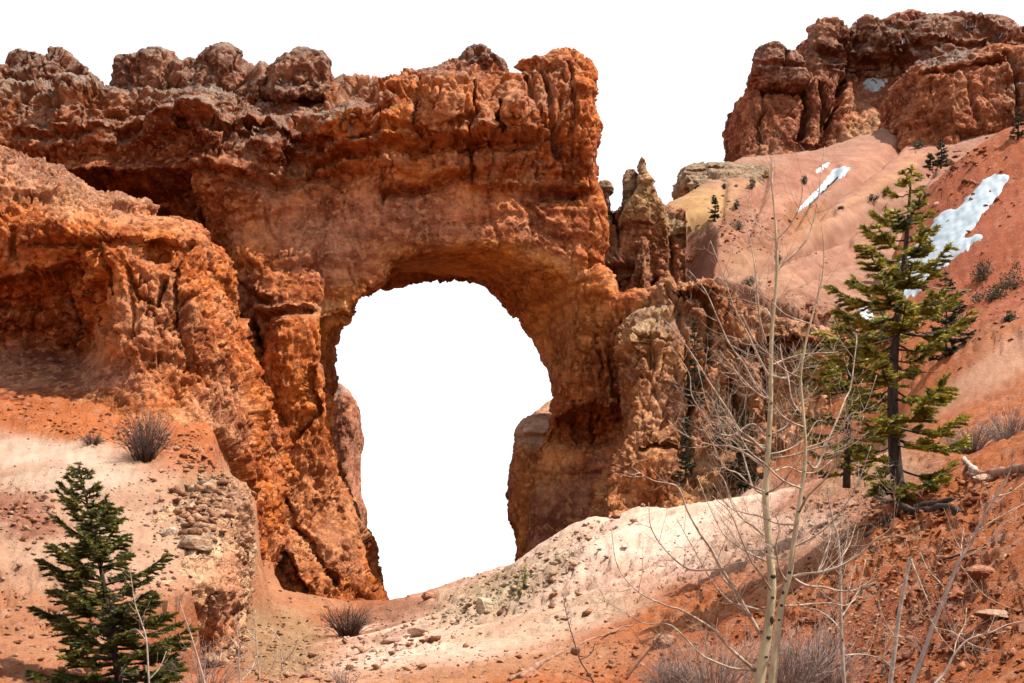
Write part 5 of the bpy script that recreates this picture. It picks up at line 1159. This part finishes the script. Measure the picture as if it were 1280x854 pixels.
scrub(650, 746, 6, 8, 'low green sprig at the foot of the juniper', mat=NEEDLE_R, seed=4, name='juniper_bush', cat='juniper', leaf=1.6)

def bare_bush(px, py, wpx_, hpx, n, label, mat, seed=0, group=None, thick=.45, Y=None):
    h = GA.hit(px, py); base = np.array(h[0]) if h is not None and Y is None else at(px, py, Y); m = base[1] / FPX
    r = np.random.default_rng(seed); T = Tubes(3); root_p = base
    for i in range(n):
        a_ = r.uniform(0, 6.3); q = r.random() ** .5; b0 = root_p + np.array((math.cos(a_) * q * wpx_ * m * .16, math.sin(a_) * q * wpx_ * m * .16, -.03))
        e_ = np.array((math.cos(a_) * q * wpx_ * m * .5 * r.uniform(.6, 1.15), math.sin(a_) * q * wpx_ * m * .5, hpx * m * r.uniform(.45, 1.05) * (1 - .35 * q * q)))
        s_ = np.linspace(0, 1, 5)[:, None]; path = b0 + e_ * s_ * np.array((1, 1, 1)) + np.array((0, 0, 1)) * (np.sin(s_ * math.pi) * .12 * hpx * m) + r.normal(size=(5, 3)) * .02 * hpx * m * s_
        T.add(path, thick * m * np.linspace(1, .35, 5) * r.uniform(.7, 1.2))
        for _ in range(2):
            p0 = path[r.integers(1, 4)]; dv = e_ / np.linalg.norm(e_) + r.normal(size=3) * .45; T.add(p0 + dv * np.linspace(0, hpx * m * .3, 3)[:, None], thick * m * .45)
    o = link('bare_bush', T.mesh('bare_bush'), None, mat); tag(o, label, 'bare bush', group); return o
bare_bush(180, 578, 62, 62, 150, 'dark leafless bush at the foot of the left buttress', TWIG_D, 1, thick=.55)
bare_bush(115, 556, 34, 16, 60, 'low dry bush left of the dark leafless one', TWIG_D, 2)
bare_bush(435, 797, 60, 42, 150, 'dark leafless bush in the gully below the arch leg', TWIG_D, 3, thick=.5)
gg = 'grey leafless brush on the right'
bare_bush(1215, 566, 70, 40, 120, 'grey leafless brush beyond the fallen log, left clump', TWIG_G, 4, gg, Y=33); bare_bush(1262, 556, 70, 46, 150, 'grey leafless brush at the right edge beyond the fallen log', TWIG_G, 5, gg, Y=33)
gg2 = 'dry grey brush at the bottom around the aspen stems'
for i, (x, y, w_, h_, Y_, lab) in enumerate([(890, 885, 130, 92, 20, 'dry grey brush left of the aspen stems'), (985, 880, 90, 88, 19.5, 'dry grey brush right behind the aspen stems'), (1030, 880, 80, 92, 20, 'dry grey brush around the thin third sapling'), (840, 872, 70, 50, 20, 'thin dry brush at the bottom left of the aspens'), (430, 862, 40, 30, 24, 'wispy dry plant at the bottom, near the gully mouth')]):
    bare_bush(x, y, w_, h_, 210 if i < 4 else 40, lab, TWIG_G, 20 + i, gg2 if i < 4 else None, thick=.42, Y=Y_)
bare_bush(255, 870, 130, 70, 60, 'sparse dry stalks at the bottom right of the young spruce', TWIG_G, 31, thick=.45, Y=31)

# ---- aspens: stems and limbs follow their own bends
def stem_mesh(path_px, radii_px, Y, sides=9, dY=0.0):
    n = len(path_px); pts_ = [at(p[0], p[1], Y + dY * (i / (n - 1))) for i, p in enumerate(path_px)]
    P = smooth_path(pts_, 6); rr = np.interp(np.linspace(0, n - 1, len(P)), np.arange(n), radii_px) * (Y / FPX)
    return P, rr
def twiggy(T, path, r0, rr_, L, depth, m, ntw):
    """twigs off a limb, curving up toward the light"""
    n = len(path)
    for k_ in range(ntw):
        f = rr_.uniform(.10, .97); i = min(int(f * (n - 1)), n - 2); p0 = path[i]; ax = path[i + 1] - path[i]; ax /= np.linalg.norm(ax) + 1e-9
        dv = rr_.normal(size=3); dv[1] *= .7; dv -= dv.dot(ax) * ax; dv /= np.linalg.norm(dv) + 1e-9; dv = dv * .9 + ax * rr_.uniform(.3, .9); dv /= np.linalg.norm(dv)
        ln = L * rr_.uniform(.35, 1.25) * (1.15 - .6 * f); s_ = np.linspace(0, 1, 7); bend = np.array((rr_.normal() * .12, rr_.normal() * .1, rr_.uniform(.15, .6)))
        tw = p0 + dv * (ln * s_)[:, None] + bend * (ln * s_ ** 2)[:, None] + np.cumsum(rr_.normal(size=(7, 3)) * ln * .016, 0)
        T.add(tw, np.maximum(r0 * .45 * (1 - .7 * s_), .17 * m), 3)
        if depth > 0 and ln > 16 * m: twiggy(T, tw, r0 * .45, rr_, L * .36, depth - 1, m, int(rr_.integers(2, 5)))
def aspen(name, label, cat, trunk, rad_px, Y, limbs, knots=(), seed=0, mat=BARK_A, lmat=BARK_W, group=None, ntw=8, L=58, tipr=.4, extra=0):
    rr_ = np.random.default_rng(seed); m = Y / FPX
    rad_px = [q * .84 for q in rad_px]
    P, r_ = stem_mesh(trunk, rad_px, Y); root = empty(name, P[0]); tag(root, label, cat, group)
    def par(o, p=root):
        o.parent = p
        if p is root: o.matrix_parent_inverse = Matrix.Translation(-root.location)
        return o
    T = Tubes(10); T.add(P, r_); tr = par(link('trunk', T.mesh('trunk'), None, mat))
    limbs = list(limbs)
    for e_ in range(extra):      # further limbs: out and down from the stem, then curving up
        f = rr_.uniform(.12, .8); j = f * (len(trunk) - 1); j0 = int(j); x0 = trunk[j0][0] + (trunk[j0 + 1][0] - trunk[j0][0]) * (j - j0); y0 = trunk[j0][1] + (trunk[j0 + 1][1] - trunk[j0][1]) * (j - j0)
        sg = -1 if rr_.random() < .62 else 1; ln = rr_.uniform(60, 150) * (1.1 - .6 * f); dr = rr_.uniform(-.1, .45)
        limbs.append(([(x0, y0)] + [(x0 + sg * ln * t * (1 - .15 * t), y0 - ln * (dr * t + rr_.uniform(.35, .8) * t * t)) for t in (.2, .4, .6, .8, 1.0)], 1.5 * (1.2 - .7 * f), rr_.uniform(-1, 1)))
    for (lp, w0, dY) in limbs:
        n = len(lp); d_ = dY + rr_.normal() * .25
        pts_ = [at(p[0], p[1], Y + d_ * (i / (n - 1)) ** .8) for i, p in enumerate(lp)]; Q = smooth_path(pts_, 5)
        rw = np.linspace(w0, tipr, len(Q)) * m; T = Tubes(6); T.add(Q, rw); twiggy(T, Q, w0 * m * .6, rr_, L * m, 1, m, ntw)
        par(link('branch', T.mesh('branch'), None, lmat))
    T = Tubes(4); twiggy(T, P[len(P) // 3:], 1.2 * m, rr_, L * .8 * m, 1, m, 10)
    tag(par(link('twigs', T.mesh('twigs'), None, lmat)), kind='stuff')
    for (kx, ky, kw, kh) in knots:
        c = at(kx, ky, Y); py_ = project(P)[1]; j = int(np.argmin(abs(py_ - ky))); rad_ = r_[j]
        ax_ = P[j]; V = []; 
        # a scar wraps part of the stem, proud of the bark
        a0 = math.atan2(0, 1); off = (c[0] - ax_[0]) / max(rad_, 1e-6); off = max(-.95, min(.95, off)); ac = math.asin(off); hw = kw * m / rad_ * .5
        na, nh = 8, 5; G = []
        for a_i in np.linspace(-1, 1, na):
            for h_i in np.linspace(-1, 1, nh):
                env = max(0, 1 - a_i * a_i); hhh = h_i * kh * .5 * m * math.sqrt(env); an = ac + a_i * hw; rr2 = rad_ + (.006 if abs(h_i) < .9 and env > .05 else -.004)
                V.append((ax_[0] + math.sin(an) * rr2, ax_[1] - math.cos(an) * rr2, c[2] + hhh + .15 * a_i * kh * m * .2))
        Qs = [(i * nh + j_, i * nh + j_ + 1, (i + 1) * nh + j_ + 1, (i + 1) * nh + j_) for i in range(na - 1) for j_ in range(nh - 1)]
        o = link('knot', mesh_from('knot', V, Qs, True), None, KNOT); o.parent = tr
    return root
A1 = [(947, 872), (949, 854), (954, 825), (958, 798), (965, 740), (963, 700), (961, 676), (957, 630), (958, 603), (960, 564), (963, 508), (964, 439), (966, 400), (971, 344), (970, 291), (965, 235), (960, 206)]
R1 = [8.5, 8.2, 7.6, 7.2, 6.2, 5.8, 5.5, 5.0, 4.8, 4.4, 3.8, 3.2, 2.8, 2.4, 1.9, 1.2, .5]
L1 = [([(971, 344), (976, 332), (992, 318), (1009, 298), (1018, 272), (1024, 240), (1026, 215), (1031, 183)], 1.7, .4),
      ([(965, 232), (966, 205), (963, 195)], .9, .1), ([(958, 430), (950, 400), (947, 373), (945, 344), (937, 298), (922, 258)], 1.6, .3), ([(962, 472), (948, 446), (934, 416), (917, 383), (904, 344), (888, 301)], 1.7, -.4),
      ([(963, 500), (948, 488), (930, 455), (912, 430), (896, 395), (881, 362), (861, 338)], 1.6, .5), ([(955, 564), (938, 548), (924, 538), (911, 515), (891, 485), (865, 443), (848, 420), (829, 398)], 2.2, -.6),
      ([(956, 584), (930, 566), (912, 558), (894, 557), (871, 551), (850, 540), (835, 525)], 1.9, .8), ([(957, 545), (940, 530), (917, 544), (897, 541), (884, 525), (865, 495), (861, 466), (838, 433)], 1.6, .6),
      ([(950, 792), (933, 763), (920, 740), (900, 708), (888, 685), (875, 667), (859, 638), (848, 610), (832, 604), (815, 600), (789, 584)], 2.6, -.7), ([(920, 740), (903, 722), (898, 712), (862, 712), (833, 689), (814, 660), (811, 628)], 1.8, .5),
      ([(944, 838), (925, 822), (907, 805), (895, 790), (875, 776), (850, 762), (833, 757), (798, 740), (772, 708), (764, 660)], 2.2, -1.0), ([(943, 838), (918, 836), (900, 830), (875, 817), (839, 782), (804, 779), (772, 760), (746, 747)], 1.9, .7),
      ([(966, 470), (976, 473), (984, 472), (994, 464), (999, 456), (1002, 443)], 2.2, .2), ([(966, 456), (980, 450), (1002, 443), (1035, 441), (1048, 440)], 1.4, .6), ([(965, 574), (976, 572), (989, 570), (1019, 561), (1040, 556), (1052, 551), (1058, 540), (1061, 526)], 1.9, -.5),
      ([(966, 590), (985, 584), (1000, 590), (1020, 590), (1040, 575)], 1.4, .7), ([(961, 676), (945, 660), (930, 650), (915, 630), (905, 600), (890, 585)], 1.8, .9), ([(965, 740), (950, 716), (938, 700), (925, 670), (912, 640), (890, 620)], 1.5, -.9),
      ([(970, 300), (985, 285), (998, 262), (1003, 240), (1001, 222)], 1.0, -.3), ([(966, 400), (955, 385), (930, 375), (905, 372)], 1.1, .5), ([(958, 620), (942, 610), (935, 590), (925, 560), (905, 540), (890, 500)], 1.5, 1.0), ([(969, 300), (956, 290), (940, 270), (934, 245)], .9, .4)]
K1 = [(966, 721, 9, 6), (965, 747, 5, 4), (964, 775, 6, 11), (960, 797, 8, 5), (957, 821, 6, 3), (957, 690, 5, 3), (962, 650, 5, 3), (958, 618, 5, 3), (961, 545, 4, 3), (963, 505, 4, 3), (964, 447, 3, 3)]
aspen('aspen_tree', 'tallest bare aspen with a pale stem scarred by black knots, right of centre', 'aspen', A1, R1, 18.0, L1, K1, 1, group='bare aspens in front', ntw=9, extra=11)
A2 = [(962, 872), (965, 854), (971, 800), (977, 757), (987, 718), (992, 680), (997, 644), (1004, 600), (1006, 575), (1007, 557), (1004, 515), (1001, 480), (1002, 459), (1008, 425), (1014, 400), (1022, 370), (1028, 345), (1030, 317), (1028, 290), (1025, 271)]
R2 = [6.5, 6.2, 5.4, 4.8, 4.3, 3.9, 3.5, 3.1, 2.8, 2.5, 2.2, 2.0, 1.9, 1.7, 1.5, 1.3, 1.1, .9, .7, .5]
L2 = [([(990, 722), (1003, 718), (1022, 716), (1045, 710), (1061, 702), (1078, 690), (1093, 676), (1108, 666), (1116, 654), (1118, 640), (1119, 628)], 2.4, -.6), ([(990, 722), (1008, 732), (1029, 734), (1045, 738), (1058, 739), (1070, 737), (1077, 733), (1086, 722)], 1.9, .4),
      ([(978, 757), (995, 757), (1013, 755), (1038, 754), (1055, 757), (1066, 752), (1072, 745)], 1.4, .6), ([(984, 728), (975, 715), (972, 700), (970, 680), (974, 660), (968, 640)], 1.9, -.3), ([(1007, 575), (1020, 585), (1032, 557), (1048, 521), (1056, 500), (1063, 485), (1068, 450), (1071, 420), (1066, 416)], 1.7, .5),
      ([(999, 640), (1010, 620), (1030, 600), (1044, 580), (1056, 560), (1068, 548), (1080, 520)], 1.6, -.8), ([(1118, 628), (1119, 610)], .6, 0), ([(1004, 520), (990, 500), (985, 470), (978, 450), (975, 430)], 1.2, .3), ([(1022, 716), (1032, 690), (1038, 670), (1036, 650)], 1.0, .5), ([(1093, 676), (1110, 672), (1130, 668), (1150, 658)], 1.0, -.3)]
K2 = [(976, 757, 5, 4), (986, 716, 5, 4), (973, 775, 4, 3), (998, 640, 4, 3), (1005, 590, 3, 2), (978, 741, 4, 5)]
aspen('aspen_tree', 'second bare aspen, leaning right from the foot of the tallest', 'aspen', A2, R2, 17.6, L2, K2, 2, group='bare aspens in front', ntw=9, extra=8)
aspen('aspen_tree', 'thin straight aspen sapling right of the two main stems', 'aspen', [(1057, 872), (1055, 854), (1052, 800), (1051, 773), (1050, 708), (1047, 670), (1042, 654), (1036, 625), (1034, 604)], [3.4, 3.2, 2.8, 2.6, 2.2, 1.8, 1.5, 1.0, .6], 18.6,
    [([(1052, 790), (1040, 775), (1020, 762), (1000, 760)], 1.2, .3), ([(1054, 820), (1075, 818), (1098, 822), (1112, 830)], 1.2, -.2), ([(1051, 773), (1066, 750), (1074, 735), (1082, 700)], 1.2, .5), ([(1050, 720), (1036, 700), (1030, 680), (1030, 650)], 1.0, -.5), ([(1050, 700), (1062, 680), (1070, 655)], .9, .2)], [(1053, 800, 3, 3)], 3, mat=WOODG, group='bare aspens in front', ntw=8)
aspen('aspen_tree', 'crooked bare aspen arching right near the lower right corner', 'aspen', [(1136, 874), (1142, 850), (1154, 818), (1168, 779), (1184, 739), (1198, 704), (1214, 678), (1228, 648), (1245, 620), (1261, 592), (1268, 574)], [4.6, 4.4, 4.0, 3.6, 3.1, 2.7, 2.3, 1.9, 1.4, .9, .5], 14.5,
    [([(1221, 664), (1235, 655), (1250, 646), (1266, 637), (1285, 628)], 1.2, .2), ([(1198, 704), (1212, 722), (1226, 740), (1240, 750), (1262, 760)], 1.1, .4), ([(1184, 739), (1172, 725), (1160, 712), (1150, 690)], 1.0, .3), ([(1166, 785), (1190, 790), (1215, 806), (1240, 812)], 1.1, -.2), ([(1245, 620), (1262, 616), (1285, 600)], .9, .2), ([(1154, 818), (1140, 800), (1120, 796), (1098, 800)], 1.0, .3), ([(1190, 728), (1200, 700), (1202, 680), (1205, 660)], .9, .3)], [], 4, mat=TWIG_G, group='bare aspens in front', ntw=7)
aspen('aspen_stump', 'snapped aspen pole with a broken white sliver, beside the crooked one', 'snapped tree', [(1110, 874), (1114, 845), (1120, 800), (1124, 768), (1131, 730), (1138, 697)], [3.8, 3.6, 3.3, 3.1, 2.9, 2.6], 15.5,
    [([(1139, 697), (1142, 708), (1149, 725), (1156, 742), (1163, 758)], 1.3, -.1), ([(1121, 800), (1108, 780), (1100, 760), (1094, 735)], .9, .2)], [(1138, 698, 5, 4)], 5, mat=WOODG, ntw=4, L=24)
aspen('aspen_tree', 'pale crooked aspen shoot rising from the bottom edge far right', 'aspen', [(1150, 876), (1172, 852), (1182, 840), (1192, 820), (1210, 800), (1240, 790), (1262, 780), (1290, 775)], [2.6, 2.4, 2.0, 1.7, 1.4, 1.1, .8, .5], 13.0, [([(1192, 820), (1196, 800), (1206, 780), (1208, 760)], .9, .2)], [], 6, mat=WOODG, group='bare aspens in front', ntw=5)
gs_ = 'thin bare saplings beside the young spruce'
SAP = [([(188, 872), (186, 850), (183, 801), (176, 776), (169, 756), (165, 730), (162, 708)], 1.6, 'pale sapling in front of the young spruce'), ([(262, 876), (255, 850), (248, 825), (241, 801), (234, 780), (227, 760), (224, 745)], 1.5, 'leaning sapling right of the young spruce'),
       ([(300, 876), (300, 853), (298, 810), (295, 767)], 1.1, 'upright sapling against the gully, nearest the spruce'), ([(326, 876), (325, 852), (320, 801), (319, 763)], 1.1, 'upright sapling against the gully, furthest right'), ([(348, 872), (352, 830), (350, 800)], .8, 'shortest sapling stem in the gully')]
for i, (pl, r0, lab) in enumerate(SAP):
    aspen('bare_sapling', lab, 'sapling', pl, list(np.linspace(r0, .4, len(pl))), 24.0, [([pl[2], (pl[2][0] - 12, pl[2][1] - 14), (pl[2][0] - 22, pl[2][1] - 12)], .7, .2), ([pl[1], (pl[1][0] + 14, pl[1][1] - 16), (pl[1][0] + 22, pl[1][1] - 36)], .7, .2)], [], 30 + i, mat=WOODG, group=gs_, ntw=3, L=20, tipr=.35)
aspen('bare_sapling', 'thin dark sapling stem in front of the pale dune', 'sapling', [(746, 868), (742, 853), (734, 840), (725, 825), (717, 800), (711, 780), (707, 762), (704, 744)], list(np.linspace(1.4, .4, 8)), 20.0, [([(725, 825), (738, 818), (744, 804)], .6, .1), ([(717, 800), (706, 845)][::-1][:0] or [(742, 853), (722, 846), (706, 838)], .6, .1)], [], 41, mat=TWIG_D, lmat=TWIG_D, ntw=2, L=16)
aspen('bare_sapling', 'brown leaning sapling between the dune and the aspen brush', 'sapling', [(782, 850), (795, 832), (815, 808), (833, 784), (838, 772)], [1.9, 1.6, 1.3, .8, .5], 19.0, [([(815, 808), (800, 800), (790, 786)], .6, .1)], [], 42, mat=WOOD, lmat=WOOD, ntw=3, L=18)
print('veg aspens', round(time.time() - T0, 1))

# ---- dead wood on the ground
def log(points, r_px, label, mat=WOOD, name='fallen_log', cat='fallen log', lift=.5, branches=()):
    pts_ = []; 
    for (x, y) in points:
        h = GA.hit(x, y); pts_.append(np.array(h[0]) + np.array((0, 0, lift * r_px[0] * h[3] / FPX)) if h is not None else None)
    pts_ = [p for p in pts_ if p is not None]; m = pts_[0][1] / FPX
    P = smooth_path(pts_, 5); T = Tubes(8); rr2 = np.interp(np.linspace(0, 1, len(P)), np.linspace(0, 1, len(r_px)), r_px) * m
    rr2 = rr2 * (1 + .18 * rng.normal(size=len(rr2))); T.add(P + rng.normal(size=P.shape) * .6 * m, rr2)
    for (i, dx, dz, l_) in branches: T.add(P[min(i, len(P) - 1)] + np.array((dx, 0, dz)) * np.linspace(0, l_ * m, 4)[:, None], rr2[min(i, len(P) - 1)] * np.linspace(.6, .3, 4), 5)
    o = link(name, T.mesh(name), None, mat); return tag(o, label, cat)
log([(1290, 588), (1262, 592), (1238, 596), (1214, 598)], [7, 6, 5.5, 4.5], 'fallen brown log at the right edge', branches=())
log([(1219, 592), (1212, 584), (1205, 576)], [4.2, 3.8, 3.2], 'short grey broken stub at the end of the brown log', mat=WOODG, cat='wood stub', name='wood_stub')
log([(1052, 676), (1075, 664), (1098, 656), (1130, 640), (1160, 632), (1192, 626)], [1.5, 2.4, 3, 3.6, 4, 3], 'dark fallen log lying at the foot of the tall spruce', mat=BARK_D)
log([(1092, 622), (1120, 630), (1150, 640), (1186, 634), (1200, 640)], [1.5, 3, 3.5, 3, 1.5], 'dark gnarled root below the tall spruce', mat=BARK_D, name='gnarled_root', cat='root')
log([(1010, 700), (1050, 684), (1090, 668)], [1.5, 2.2, 2.5], 'thin dark dead bough pointing down from the tall spruce', mat=BARK_D, name='dead_bough', cat='dead bough')
log([(636, 852), (680, 828), (725, 806), (762, 792), (792, 782)], [2.4, 2.2, 1.8, 1.3, .8], 'long thin stick lying across the pale slope at the bottom', name='fallen_stick', cat='stick')
log([(650, 848), (672, 834), (706, 814)], [3.0, 3.2, 1.6], 'thicker broken stick lying beside the long thin one', name='fallen_stick', cat='stick')
log([(1180, 700), (1210, 690), (1242, 684)], [1.0, 1.2, .8], 'thin dark stick on the right foreground slope', mat=BARK_D, name='fallen_stick', cat='stick')
o_ = link('rail_post', None) if False else None
print('veg done', round(time.time() - T0, 1))
